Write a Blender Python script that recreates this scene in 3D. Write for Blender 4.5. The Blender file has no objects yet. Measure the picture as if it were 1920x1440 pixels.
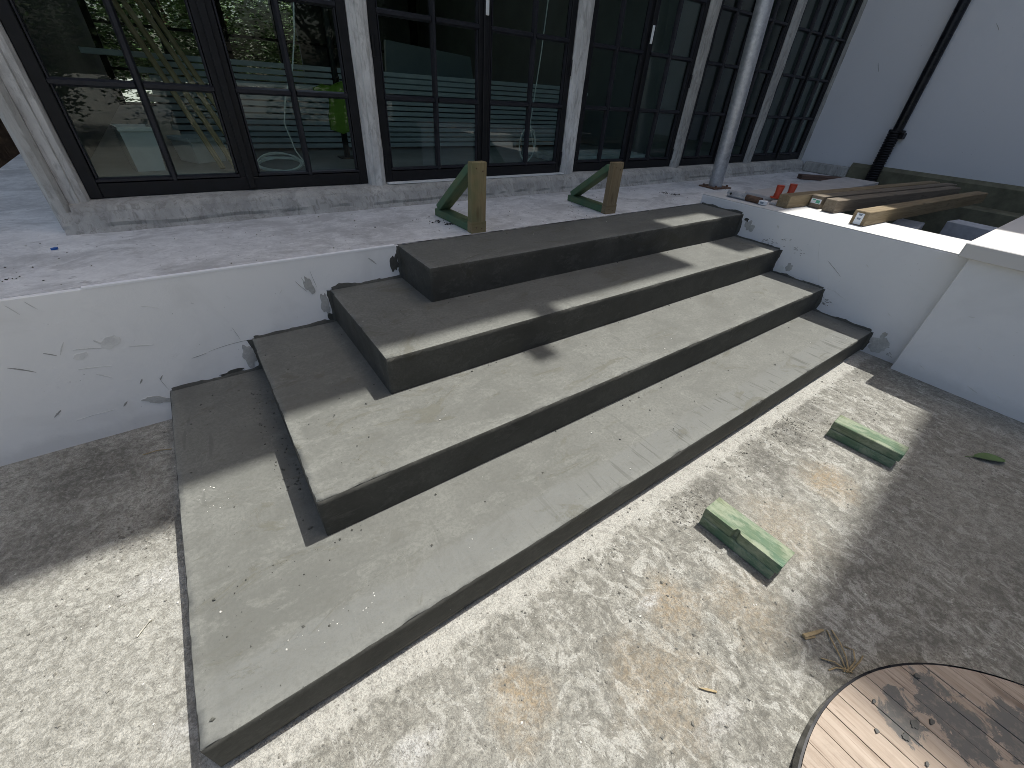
import bpy, bmesh, math, random
from mathutils import Vector, Matrix, noise as mnoise
R = math.radians
random.seed(7)
S = bpy.context.scene
COL = S.collection

# ---------------------------------------------------------------- camera, sky, sun, exposure
cd = bpy.data.cameras.new('camera'); cam = bpy.data.objects.new('camera', cd); COL.objects.link(cam)
cd.sensor_fit = 'HORIZONTAL'; cd.sensor_width = 36.0; cd.lens = 14.407
cd.clip_start = 0.05; cd.clip_end = 500
right = Vector((0.8142, -0.5776, 0.0590)).normalized(); fwd = Vector((0.4975, 0.6417, -0.5837)).normalized()
up = right.cross(fwd).normalized(); right = fwd.cross(up).normalized()
m = Matrix((right, up, -fwd)).transposed().to_4x4(); m.translation = Vector((-1.296, -2.0964, 1.3641))
cam.matrix_world = m
S.camera = cam

SUN = Vector((0.381, 0.025, 0.924)).normalized()
W = bpy.data.worlds.new('World'); S.world = W; W.use_nodes = True
wn = W.node_tree.nodes; wl = W.node_tree.links
sky = wn.new('ShaderNodeTexSky'); sky.sky_type = 'NISHITA'; sky.sun_disc = False
sky.sun_elevation = math.asin(SUN.z); sky.sun_rotation = math.atan2(SUN.x, SUN.y)
sky.air_density = 1.0; sky.dust_density = 5.0; sky.ozone_density = 0.4
wl.new(sky.outputs[0], wn['Background'].inputs[0]); wn['Background'].inputs[1].default_value = 0.138
sl = bpy.data.lights.new('sun', 'SUN'); sl.energy = 4.1; sl.angle = R(0.53); sl.color = (1.0, 0.975, 0.93)
so = bpy.data.objects.new('sun', sl); COL.objects.link(so)
so.rotation_euler = SUN.to_track_quat('Z', 'Y').to_euler(); so.location = (6, 0, 14)
vs = S.view_settings; vs.view_transform = 'Standard'; vs.look = 'None'; vs.exposure = 0.44; vs.gamma = 1.0
vs.use_curve_mapping = False
S.cycles.filter_width = 0.9; S.cycles.denoising_prefilter = 'NONE'
S.cycles.max_bounces = 6; S.cycles.diffuse_bounces = 4; S.cycles.glossy_bounces = 3; S.cycles.transparent_max_bounces = 10

# key dimensions
X1, X2, X3, X4 = -1.648, -1.269, -0.875, -0.494
Y1, Y2, Y3, Y4 = -1.534, -1.144, -0.751, -0.374
Z1, Z2, Z3, Z4 = 0.150, 0.317, 0.489, 0.660
XR = 2.247; ZT = 0.66; ZW = 0.735

# ---------------------------------------------------------------- node helper
class MB:
    def __init__(s, name, rough=0.8, spec=0.3):
        s.m = bpy.data.materials.new(name); s.m.use_nodes = True
        s.t = s.m.node_tree; s.b = s.t.nodes['Principled BSDF']
        s.b.inputs['Roughness'].default_value = rough; s.b.inputs['Specular IOR Level'].default_value = spec
        s.c = {}
        s.tc = s.t.nodes.new('ShaderNodeTexCoord').outputs['Object']
    def L(s, a, b): s.t.links.new(a, b)
    def put(s, sock, v):
        if isinstance(v, bpy.types.NodeSocket): s.L(v, sock)
        elif isinstance(v, (tuple, list)) and sock.type == 'RGBA': sock.default_value = (*v[:3], 1)
        else: sock.default_value = v
    def map(s, sc=(1, 1, 1), loc=(0, 0, 0), rot=(0, 0, 0)):
        key = ('map', tuple(sc), tuple(loc), tuple(rot))
        if key in s.c: return s.c[key]
        n = s.t.nodes.new('ShaderNodeMapping'); s.L(s.tc, n.inputs[0]); s.c[key] = n.outputs[0]
        n.inputs[1].default_value = loc; n.inputs[2].default_value = rot; n.inputs[3].default_value = sc
        return n.outputs[0]
    def noise(s, scale, detail=4, rough=0.55, dist=0.0, vec=None):
        key = ('noise', scale, detail, rough, dist, vec.as_pointer() if vec else 0)
        if key in s.c: return s.c[key]
        n = s.t.nodes.new('ShaderNodeTexNoise'); s.c[key] = n.outputs['Fac']; s.L(vec or s.tc, n.inputs['Vector'])
        n.inputs['Scale'].default_value = scale; n.inputs['Detail'].default_value = detail
        n.inputs['Roughness'].default_value = rough; n.inputs['Distortion'].default_value = dist
        return n.outputs['Fac']
    def vor(s, scale, vec=None, feat='F1'):
        n = s.t.nodes.new('ShaderNodeTexVoronoi'); s.L(vec or s.tc, n.inputs['Vector']); n.feature = feat
        n.inputs['Scale'].default_value = scale
        return n.outputs['Distance']
    def wave(s, scale, dist, detail=2, vec=None, d='X', dscale=1.0):
        n = s.t.nodes.new('ShaderNodeTexWave'); s.L(vec or s.tc, n.inputs['Vector']); n.bands_direction = d
        n.inputs['Scale'].default_value = scale; n.inputs['Distortion'].default_value = dist
        n.inputs['Detail'].default_value = detail; n.inputs['Detail Scale'].default_value = dscale
        return n.outputs['Fac']
    def rng(s, f, a, b, lo=0.0, hi=1.0):
        n = s.t.nodes.new('ShaderNodeMapRange'); n.clamp = True
        s.put(n.inputs[0], f)
        for i, v in enumerate((a, b, lo, hi)): n.inputs[i + 1].default_value = v
        return n.outputs[0]
    def mix(s, f, a, b, mode='MIX'):
        n = s.t.nodes.new('ShaderNodeMix'); n.data_type = 'RGBA'; n.blend_type = mode
        s.put(n.inputs[0], f); s.put(n.inputs[6], a); s.put(n.inputs[7], b)
        return n.outputs[2]
    def math(s, op, a, b=0.0):
        n = s.t.nodes.new('ShaderNodeMath'); n.operation = op; s.put(n.inputs[0], a); s.put(n.inputs[1], b)
        return n.outputs[0]
    def spot(s, c, r, soft=0.5, wob=0.25, ws=9, sc=(1, 1, 1)):
        v = s.map(sc=sc)
        n = s.t.nodes.new('ShaderNodeVectorMath'); n.operation = 'DISTANCE'; s.L(v, n.inputs[0])
        n.inputs[1].default_value = tuple(c[i] * sc[i] for i in range(3))
        d = s.math('ADD', s.math('DIVIDE', n.outputs['Value'], r), s.math('MULTIPLY', s.math('SUBTRACT', s.noise(ws, 5, 0.6), 0.5), wob * 4))
        return s.rng(d, 1.0 - soft, 1.0, 1.0, 0.0)
    def xyz(s):
        n = s.t.nodes.new('ShaderNodeSeparateXYZ'); s.L(s.tc, n.inputs[0]); return n.outputs
    def bump(s, h, strength=0.4, dist=0.01, prev=None):
        n = s.t.nodes.new('ShaderNodeBump'); n.inputs['Strength'].default_value = strength; n.inputs['Distance'].default_value = dist
        s.L(h, n.inputs['Height'])
        if prev: s.L(prev, n.inputs['Normal'])
        return n.outputs[0]
    def done(s, col=None, rough=None, nrm=None):
        if col is not None: s.put(s.b.inputs['Base Color'], col)
        if rough is not None: s.put(s.b.inputs['Roughness'], rough)
        if nrm is not None: s.L(nrm, s.b.inputs['Normal'])
        return s.m

def plain(name, c, rough=0.6, metal=0.0, var=0.25, scale=12, bump=0.0):
    k = MB(name, rough); k.b.inputs['Metallic'].default_value = metal
    f = k.noise(scale, 5, 0.65)
    col = k.mix(k.rng(f, 0.3, 0.7), tuple(x * (1 - var) for x in c), tuple(min(1, x * (1 + var)) for x in c))
    n = k.bump(k.noise(scale * 6, 4), bump, 0.004) if bump else None
    return k.done(col, k.rng(f, 0.2, 0.8, max(0.05, rough - 0.1), min(1, rough + 0.1)), n)

# ---------------------------------------------------------------- materials
def mk_ground():
    k = MB('rough_slab_concrete', 0.9, 0.15)
    cloud = k.noise(1.1, 4, 0.6); mid = k.noise(6, 6, 0.7, 0.8); fine = k.noise(42, 6, 0.76, 0.5); grit = k.noise(170, 2, 0.7)
    streak = k.noise(17, 6, 0.76, 1.0, k.map((1.0, 0.7, 1), rot=(0, 0, 0.5)))
    c = k.mix(k.rng(fine, 0.42, 0.58), (0.175, 0.171, 0.150), (0.325, 0.319, 0.280))
    c = k.mix(k.rng(mid, 0.42, 0.60, 0, 0.4), c, (0.265, 0.259, 0.226))
    c = k.mix(k.math('MULTIPLY', k.rng(streak, 0.52, 0.565, 0, 0.9), k.rng(mid, 0.36, 0.54, 0.3, 1)), c, (0.44, 0.436, 0.395))
    c = k.mix(k.math('MULTIPLY', k.rng(streak, 0.41, 0.455, 0.7, 0), k.rng(cloud, 0.38, 0.56, 1, 0.2)), c, (0.145, 0.141, 0.122))
    c = k.mix(k.math('MULTIPLY', k.rng(cloud, 0.48, 0.66, 0, 0.55), k.rng(fine, 0.42, 0.56, 0.5, 1)), c, (0.37, 0.365, 0.325))
    x = k.xyz()
    # whiter mottling over the left part of the slab
    lft = k.math('MULTIPLY', k.rng(x[0], -1.75, -1.60, 1, 0), k.rng(mid, 0.34, 0.56, 0.2, 0.85))
    c = k.mix(lft, c, k.mix(k.rng(fine, 0.44, 0.56), (0.285, 0.280, 0.245), (0.435, 0.430, 0.385)))
    g70 = k.noise(70, 3, 0.7); g38 = k.noise(38, 5, 0.75, 1.0)
    wob = k.math('MULTIPLY', k.math('SUBTRACT', k.noise(10, 5, 0.62), 0.5), 1.8)
    def blot(px, py, r, soft=0.8, sc=(1, 1)):
        dx = k.math('MULTIPLY', k.math('SUBTRACT', x[0], px), sc[0] / r); dy = k.math('MULTIPLY', k.math('SUBTRACT', x[1], py), sc[1] / r)
        d = k.math('SQRT', k.math('ADD', k.math('MULTIPLY', dx, dx), k.math('MULTIPLY', dy, dy)))
        return k.rng(k.math('ADD', d, wob), 1.0 - soft, 1.0, 1.0, 0.0)
    def total(lst, sc=(1, 1)):
        t = None
        for (px, py, r, s_) in lst:
            b_ = k.math('MULTIPLY', blot(px, py, r, sc=sc), s_); t = b_ if t is None else k.math('MAXIMUM', t, b_)
        return t
    # sand / rust coloured blotches
    och = total(((0.676, -1.946, .15, .85), (-0.97, -1.83, .11, .85), (-0.40, -1.90, .13, .7), (-0.62, -2.02, .2, .5), (-0.2, -2.05, .16, .5), (0.25, -1.95, .2, .4)))
    c = k.mix(k.math('MULTIPLY', och, k.rng(g70, 0.36, 0.60, 0.15, 0.95)), c, (0.33, 0.255, 0.16))
    # dark mud and grime
    drk = total(((0.86, -1.70, .14, .7), (0.55, -1.72, .17, .7), (0.15, -1.70, .14, .85), (1.15, -1.66, .2, .65), (-1.95, -0.22, .28, .75), (-2.05, -0.50, .24, .65), (-1.75, -0.66, .15, .6), (1.9, -1.65, .22, .55), (1.6, -2.3, .5, .3), (0.9, -2.45, .5, .25), (.45, -1.82, .12, .45)))
    c = k.mix(k.math('MULTIPLY', drk, k.rng(g38, 0.36, 0.56, 0.25, 1.0)), c, (0.092, 0.089, 0.079))
    # pale cement slurry beside the lowest step
    band = k.math('ADD', x[1], k.math('MULTIPLY', k.math('SUBTRACT', mid, 0.5), 0.11))
    bm_ = k.math('MULTIPLY', k.rng(band, -1.622, -1.603, 0, 1), k.rng(x[1], -1.5, -1.48, 1, 0))
    c = k.mix(k.math('MULTIPLY', bm_, k.rng(fine, 0.36, 0.54, 0.35, 0.9)), c, (0.455, 0.448, 0.405))
    wht = total(((-0.463, -1.849, .06, .9), (-1.24, -1.755, .10, .7), (-0.55, -2.17, .10, .45), (-1.72, -0.9, .16, .4), (-1.70, -1.4, .12, .45)), (1.0, 2.2))
    c = k.mix(k.math('MULTIPLY', wht, k.rng(fine, 0.40, 0.52, 0.2, 1)), c, (0.54, 0.54, 0.52))
    c = k.mix(k.rng(k.vor(55), 0.06, 0.15, 0.65, 0), c, (0.085, 0.08, 0.07))
    c = k.mix(k.rng(grit, 0.46, 0.60, 0, 0.4), c, (0.12, 0.113, 0.098))
    n1 = k.bump(mid, 0.8, 0.014); n2 = k.bump(fine, 0.9, 0.008, n1); n3 = k.bump(grit, 0.6, 0.003, n2)
    return k.done(c, 0.92, n3)

def mk_step(name, base, lo=0.78, hi=1.22, lip=False):
    k = MB(name, 0.72, 0.28)
    b = base
    cl = k.noise(2.6, 6, 0.68, 0.3); st = k.noise(11, 7, 0.76, 0.4, k.map((0.55, 1.2, 1.2))); fn = k.noise(80, 4, 0.74)
    c = k.mix(k.rng(cl, 0.36, 0.62), tuple(v * lo for v in b), tuple(v * 1.10 for v in b))
    c = k.mix(k.rng(st, 0.52, 0.60, 0, 0.6), c, tuple(v * hi for v in b))
    c = k.mix(k.rng(st, 0.36, 0.44, 0.5, 0), c, tuple(v * 0.72 for v in (b[0], b[1] * .98, b[2] * .93)))
    arc = k.noise(2.6, 3, 0.5, 3.0, k.map((1, 1, 1), (5, 2, 0)))
    ring = k.math('ABSOLUTE', k.math('SUBTRACT', arc, 0.52))
    c = k.mix(k.math('MULTIPLY', k.rng(ring, 0.0, 0.010, 0.6, 0), k.rng(cl, 0.45, 0.6)), c, tuple(v * 1.5 for v in b))
    if lip:
        x = k.xyz(); wob = k.math('MULTIPLY', k.math('SUBTRACT', k.noise(5, 5, 0.6), 0.5), 0.10)
        yy = k.math('ADD', x[1], wob)
        # smoother pale band floated along the lowest step's front, raked with a trowel
        band = k.math('MULTIPLY', k.rng(yy, -1.405, -1.385, 1, 0), k.rng(x[2], 0.18, 0.20, 1, 0))
        c = k.mix(k.math('MULTIPLY', band, k.rng(st, 0.38, 0.56, 0.45, 0.8)), c, k.mix(k.rng(fn, 0.38, 0.62), (b[0] * .95, b[1] * .97, b[2] * 1.02), (b[0] * 1.36, b[1] * 1.37, b[2] * 1.42)))
        rk = k.noise(16, 3, 0.6, 0.6, k.map((2.4, 0.25, 1), rot=(0, 0, 0.45)))
        c = k.mix(k.math('MULTIPLY', k.math('MULTIPLY', band, k.rng(rk, 0.575, 0.62)), k.rng(x[0], -.9, .1, .1, .9)), c, tuple(v * .66 for v in b))
        # scrape marks from the edging trowel on the upper treads
        rk2 = k.noise(10, 2, 0.5, 0.3, k.map((3.0, 0.5, 1), (4, 2, 0), (0, 0, -0.35)))
        c = k.mix(k.math('MULTIPLY', k.math('MULTIPLY', k.rng(rk2, 0.64, 0.68), k.rng(cl, 0.50, 0.58)), 0.55), c, tuple(v * .74 for v in b))
        # dried, paler arrises
        for (x0, y0, z0, z1_) in ((X1, Y1, 0, .2), (X2, Y2, .2, .4), (X3, Y3, .4, .55), (X4, Y4, .55, .8)):
            d = k.math('MINIMUM', k.math('SUBTRACT', x[0], x0), k.math('SUBTRACT', x[1], y0))
            e = k.math('MULTIPLY', k.rng(d, 0.004, 0.05, 1, 0), k.math('MULTIPLY', k.rng(x[2], z0, z0 + .001), k.rng(x[2], z1_, z1_ + .001, 1, 0)))
            c = k.mix(k.math('MULTIPLY', e, k.rng(st, 0.42, 0.60, 0.1, 0.75)), c, tuple(v * 1.42 for v in b))
    c = k.mix(k.rng(fn, 0.44, 0.60, 0.0, 0.5), c, tuple(v * 0.74 for v in b))
    c = k.mix(k.rng(k.vor(30), 0.03, 0.07, 0.6, 0), c, tuple(v * 0.35 for v in b))
    c = k.mix(k.rng(k.vor(17, k.map((1, 1, 1), (4.4, 1.3, 0.2))), 0.014, 0.026, 0.6, 0), c, (0.42, 0.42, 0.39))
    # scraped brownish paste patches
    sc = k.noise(5, 6, 0.74, 0.8, k.map((0.6, 1.3, 1), (9, 1, 0)))
    c = k.mix(k.rng(sc, 0.57, 0.63, 0, 0.6), c, (b[0] * .76, b[1] * .73, b[2] * .64))
    n = k.bump(cl, 0.45, 0.012); n = k.bump(st, 0.5, 0.004, n); n = k.bump(fn, 0.3, 0.002, n); n = k.bump(k.rng(sc, 0.56, 0.65), 0.6, 0.002, n)
    return k.done(c, k.rng(st, 0.3, 0.7, 0.62, 0.85), n)

def mk_terrace():
    k = MB('dusty_terrace_screed', 0.9, 0.15)
    cl = k.noise(1.6, 5, 0.6); mid = k.noise(8, 7, 0.7, 0.8); fine = k.noise(45, 6, 0.7, 0.8)
    c = k.mix(k.rng(mid, 0.35, 0.65), (0.52, 0.525, 0.52), (0.76, 0.765, 0.755))
    c = k.mix(k.rng(fine, 0.36, 0.56, 0.5, 0), c, (0.42, 0.42, 0.42))
    c = k.mix(k.rng(cl, 0.42, 0.64, 0, 0.55), c, (0.80, 0.805, 0.795))
    c = k.mix(k.rng(k.noise(3.4, 7, 0.72, 0.4, k.map((0.8, 1.2, 1), (2, 6, 0))), 0.50, 0.60, 0, 0.6), c, (0.40, 0.40, 0.395))
    fl = k.noise(19, 5, 0.68, 0.5, k.map((0.7, 1.1, 1)))
    c = k.mix(k.rng(fl, 0.635, 0.69, 0, 0.55), c, (0.27, 0.27, 0.265))
    c = k.mix(k.rng(k.vor(13, k.map((0.5, 1, 1))), 0.03, 0.075, 0.6, 0), c, (0.22, 0.215, 0.20))
    c = k.mix(k.rng(k.noise(2.7, 6, 0.7, 0, k.map((1, 1, 1), (8, 3, 0))), 0.60, 0.70, 0, 0.4), c, (0.34, 0.33, 0.31))
    n = k.bump(mid, 0.4, 0.006); n = k.bump(fine, 0.4, 0.003, n)
    return k.done(c, 0.9, n)

def mk_white(name, c0=(0.80, 0.80, 0.79), grime=(0.55, 0.545, 0.52), amt=0.35, low=None):
    k = MB(name, 0.75, 0.25)
    cl = k.noise(2.4, 5, 0.6, 0.5); mid = k.noise(11, 6, 0.7, 0.6)
    c = k.mix(k.rng(cl, 0.5, 0.72, 0, amt), c0, grime)
    c = k.mix(k.rng(mid, 0.64, 0.76, 0, amt * 0.8), c, tuple(v * .75 for v in grime))
    if low is not None:
        z = k.xyz()[2]
        zz = k.math('ADD', z, k.math('MULTIPLY', k.math('SUBTRACT', k.noise(6, 6, 0.7), 0.5), 0.16))
        c = k.mix(k.rng(zz, low, low + 0.05, 0.30, 0), c, (0.50, 0.495, 0.48))
    c = k.mix(k.math('MULTIPLY', k.rng(k.vor(26), 0.03, 0.075, 0.7, 0), k.rng(mid, 0.48, 0.58)), c, (0.30, 0.295, 0.28))
    n = k.bump(cl, 0.45, 0.010); n = k.bump(mid, 0.3, 0.004, n); n = k.bump(k.noise(120, 3), 0.25, 0.0016, n)
    return k.done(c, 0.78, n)

def mk_plaster(name, b, dk=.55):
    k = MB(name, 0.85, 0.2)
    v = k.map((1.6, 1.6, 0.5)); cl = k.noise(4, 6, 0.65, 0.5, v); fn = k.noise(24, 7, 0.7, 0.8, k.map((1.5, 1.5, 0.35)))
    c = k.mix(k.rng(cl, 0.35, 0.65), tuple(x * .78 for x in b), tuple(x * 1.2 for x in b))
    c = k.mix(k.rng(fn, 0.36, 0.5, 0.75, 0), c, tuple(x * dk for x in (b[0], b[1] * .98, b[2] * .94)))
    c = k.mix(k.rng(k.noise(3, 7, 0.75, 0.5, k.map((1.3, 1.3, 0.8), (3, 1, 6))), 0.55, 0.63, 0, 0.5), c, tuple(x * .6 for x in b))
    c = k.mix(k.rng(fn, 0.60, 0.72, 0, 0.5), c, tuple(min(.75, x * 1.5) for x in b))
    n = k.bump(cl, 0.5, 0.008); n = k.bump(fn, 0.5, 0.004, n)
    return k.done(c, 0.88, n)

def mk_wood(name, a, b, dark, green=None, gscale=1.0, endmark=False, stain=0.0, dust=0.0):
    k = MB(name, 0.7, 0.2)
    v = k.map((0.5 * gscale, 9 * gscale, 9 * gscale))
    g = k.noise(3.2, 6, 0.62, 0.6, v); g2 = k.noise(12, 4, 0.6, 0.2, v); cl = k.noise(5, 4, 0.6, 0, k.map((0.6, 1, 1)))
    c = k.mix(k.rng(g, 0.34, 0.66), a, b)
    c = k.mix(k.rng(g2, 0.54, 0.66, 0, 0.55), c, dark)
    if green: c = k.mix(k.rng(cl, 0.38, 0.60, 0.05, 0.85), c, green)
    if stain: c = k.mix(k.rng(k.noise(6, 6, 0.7, 0.5, k.map((1, 1, 1), (2, 5, 1))), 0.52, 0.66, 0, stain), c, tuple(x * .55 for x in dark))
    if dust: c = k.mix(k.rng(k.noise(14, 6, 0.72, 0.3, k.map((0.6, 1.4, 1), (1, 4, 2))), 0.44, 0.58, 0, dust), c, (0.37, 0.39, 0.29))
    kn = k.vor(3.1, k.map((0.7, 2.2, 2.2), (0.3, 0.7, 0.2)))
    c = k.mix(k.rng(kn, 0.05, 0.13, 0.75, 0), c, tuple(x * .6 for x in dark))
    n = k.bump(g, 0.35, 0.003); n = k.bump(g2, 0.3, 0.0012, n)
    return k.done(c, 0.72, n)

M = {}
M['ground'] = mk_ground()
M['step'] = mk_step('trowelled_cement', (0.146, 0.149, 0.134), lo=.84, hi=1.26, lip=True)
M['riser'] = mk_step('riser_cement', (0.068, 0.068, 0.060), 0.65, 1.45)  # darker than the treads, for the steps' front and left faces
M['terrace'] = mk_terrace()
M['white_left'] = mk_white('scuffed_white_render', (0.86, 0.86, 0.845), low=0.03)
M['white_right'] = mk_white('white_render', (0.79, 0.795, 0.80), (0.6, 0.6, 0.595), 0.3, low=0.035)
M['white_top'] = mk_white('chalky_white_coping', (0.60, 0.60, 0.585), (0.52, 0.51, 0.48), 0.55)
M['white_tall'] = mk_white('tall_white_render', (0.74, 0.745, 0.75), (0.66, 0.665, 0.67), 0.2)
M['dim_finish'] = plain('dimming_dark_grey', (0.075, 0.08, 0.078), 0.8, 0, 0.3, 2)  # dark finish chosen to dim the pane reflections and the left inner wall
M['cap'] = mk_white('pale_stone_cap', (0.64, 0.625, 0.60), (0.66, 0.64, 0.60), 0.4)
M['plaster'] = mk_plaster('raw_cement_render', (0.41, 0.405, 0.375))
M['pilaster'] = mk_plaster('limewashed_pilaster', (0.60, 0.595, 0.565))
M['corner'] = mk_plaster('patched_corner_render', (0.45, 0.445, 0.415), .65)
M['sill'] = mk_plaster('trowelled_sill', (0.46, 0.45, 0.41), .6)
M['upper'] = mk_white('upper_wall_render', (0.6, 0.6, 0.59))
M['black'] = plain('black_steel_frame', (0.010, 0.0105, 0.012), 0.5, 0, 0.25, 20)
M['blackbar'] = plain('black_glazing_bar', (0.022, 0.023, 0.028), 0.40, 0, 0.25, 20)
M['mortar'] = mk_step('dark_mortar', (0.085, 0.086, 0.075), 0.7, 1.3)
M['mortar_light'] = mk_step('grey_mortar_smear', (0.50, 0.50, 0.475), 0.8, 1.2)
M['scuff'] = plain('dark_scuff', (0.34, 0.34, 0.32), 0.9)
M['scuff_soft'] = plain('soft_scuff', (0.68, 0.68, 0.655), 0.9)
M['splash'] = mk_step('dried_mortar_splash', (0.125, 0.125, 0.115), 0.7, 1.3)
M['scuff_faint'] = plain('faint_scuff', (0.76, 0.76, 0.735), 0.9)
M['trim_white'] = plain('clean_white_trim', (0.90, 0.91, 0.92), 0.6, 0, 0.03)
k = MB('galvanised_steel', 0.42); k.b.inputs['Metallic'].default_value = 0.75
sp = k.vor(60); c = k.mix(k.rng(k.noise(30, 5, .7), .3, .7), (0.40, 0.42, 0.45), (0.66, 0.68, 0.70))
c = k.mix(k.rng(k.noise(8, 6, .7), .62, .72, 0, .6), c, (0.22, 0.22, 0.22))
M['galv'] = k.done(c, k.rng(sp, 0, 1, .38, .6), k.bump(k.noise(40, 4), .15, .002))
M['rust'] = plain('rusty_plate', (0.16, 0.10, 0.07), 0.8, 0.2, 0.5, 25, 0.3)
M['pipe'] = plain('black_plastic_pipe', (0.012, 0.013, 0.017), 0.28, 0, 0.2, 10)
M['sleeve'] = plain('black_corrugated_sleeve', (0.008, 0.008, 0.010), 0.5)
M['olive'] = plain('olive_membrane', (0.155, 0.150, 0.100), 0.75, 0, 0.35, 6, 0.2)
M['pine'] = mk_wood('yellow_pine_post', (0.195, 0.148, 0.085), (0.285, 0.228, 0.145), (0.115, 0.082, 0.045))
M['pine_grey'] = mk_wood('grey_brown_pine_post', (0.150, 0.124, 0.092), (0.225, 0.190, 0.145), (0.090, 0.070, 0.050))
M['green_wood'] = mk_wood('green_treated_timber', (0.128, 0.162, 0.085), (0.230, 0.238, 0.128), (0.068, 0.085, 0.043), (0.081, 0.162, 0.098))
M['green_wood2'] = mk_wood('bright_green_treated_timber', (0.110, 0.145, 0.080), (0.215, 0.230, 0.140), (0.050, 0.078, 0.042), (0.075, 0.155, 0.105), 1.0, dust=0.5)
M['tan_wood'] = mk_wood('tan_timber_face', (0.272, 0.200, 0.104), (0.352, 0.272, 0.160), (0.176, 0.120, 0.056), (0.160, 0.176, 0.088))
M['drum'] = mk_wood('weathered_drum_plank', (0.310, 0.250, 0.195), (0.410, 0.345, 0.280), (0.190, 0.140, 0.105), None, 1.5, stain=0.2)
M['board'] = plain('grey_white_board', (0.46, 0.445, 0.43), 0.7, 0, 0.15, 6)
M['brown'] = mk_wood('dark_brown_board', (0.10, 0.065, 0.05), (0.15, 0.10, 0.08), (0.05, 0.03, 0.025))
M['red'] = plain('red_plastic', (0.50, 0.075, 0.035), 0.45, 0, 0.15, 10)
M['sticker'] = plain('white_sticker', (0.72, 0.76, 0.80), 0.5, 0, 0.06, 30)
M['sticker_green'] = plain('green_print', (0.12, 0.42, 0.30), 0.5, 0, 0.3, 60)
M['print'] = plain('grey_print', (0.22, 0.27, 0.33), 0.6, 0, 0.4, 80)
M['block'] = plain('white_aerated_block', (0.62, 0.63, 0.65), 0.9, 0, 0.12, 20, 0.3)
M['pit'] = plain('dark_soil', (0.035, 0.032, 0.03), 0.95, 0, 0.4, 10, 0.5)
M['crumb'] = plain('grey_grit', (0.20, 0.193, 0.168), 0.95, 0, 0.5, 15)
M['chip'] = plain('white_chip', (0.55, 0.54, 0.50), 0.9, 0, 0.1, 15)
M['dirt'] = plain('black_dirt', (0.05, 0.048, 0.043), 0.95, 0, 0.4, 30)
M['blue'] = plain('blue_plastic_scrap', (0.03, 0.12, 0.42), 0.5)
M['leaf'] = plain('green_leaf', (0.09, 0.15, 0.055), 0.55, 0, 0.4, 9)
M['leaf2'] = plain('tree_foliage', (0.07, 0.115, 0.035), 0.6, 0, 0.5, 1.5)
M['bark'] = plain('brown_bark', (0.085, 0.055, 0.035), 0.95, 0, 0.5, 14, 0.5)
M['straw'] = plain('straw_brown', (0.33, 0.26, 0.15), 0.8, 0, 0.3, 40)
M['nail'] = plain('pale_nail', (0.60, 0.57, 0.48), 0.5, 0.3, 0.1, 40)
M['cable'] = plain('white_cable', (0.62, 0.66, 0.62), 0.5, 0, 0.05)
M['hivis'] = plain('lime_green_fabric', (0.17, 0.30, 0.04), 0.8, 0, 0.15, 10)
M['floor_in'] = plain('interior_dusty_floor', (0.22, 0.235, 0.23), 0.6, 0, 0.25, 3)
M['wall_in'] = plain('interior_grey_wall', (0.16, 0.175, 0.17), 0.9, 0, 0.15, 2)
M['stackb'] = plain('grey_stacked_board', (0.46, 0.50, 0.49), 0.6, 0, 0.12, 5)
M['sheet_in'] = plain('grey_panel', (0.24, 0.27, 0.265), 0.7, 0, 0.06, 3)
M['whitebox'] = plain('white_plastic', (0.74, 0.76, 0.74), 0.5, 0, 0.08, 8)
M['amber'] = mk_wood('amber_batten', (0.30, 0.215, 0.105), (0.44, 0.34, 0.20), (0.20, 0.13, 0.06))
# glass: clear pane, greenish, with mirror reflection that grows towards grazing angles
gm = bpy.data.materials.new('window_glass'); gm.use_nodes = True; gt = gm.node_tree
for n in list(gt.nodes): gt.nodes.remove(n)
o_ = gt.nodes.new('ShaderNodeOutputMaterial'); mx = gt.nodes.new('ShaderNodeMixShader'); fr = gt.nodes.new('ShaderNodeFresnel')
tr = gt.nodes.new('ShaderNodeBsdfTransparent'); gl = gt.nodes.new('ShaderNodeBsdfGlossy')
tr.inputs[0].default_value = (0.72, 0.83, 0.79, 1); gl.inputs[0].default_value = (0.9, 0.95, 0.93, 1); gl.inputs['Roughness'].default_value = 0.0
# the same index from either side of the sheet
ge = gt.nodes.new('ShaderNodeNewGeometry'); mr = gt.nodes.new('ShaderNodeMapRange'); gt.links.new(ge.outputs['Backfacing'], mr.inputs[0])
mr.inputs[3].default_value = 1.58; mr.inputs[4].default_value = 1 / 1.58; gt.links.new(mr.outputs[0], fr.inputs[0])
gt.links.new(fr.outputs[0], mx.inputs[0]); gt.links.new(tr.outputs[0], mx.inputs[1]); gt.links.new(gl.outputs[0], mx.inputs[2]); gt.links.new(mx.outputs[0], o_.inputs[0])
M['glass'] = gm

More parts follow.
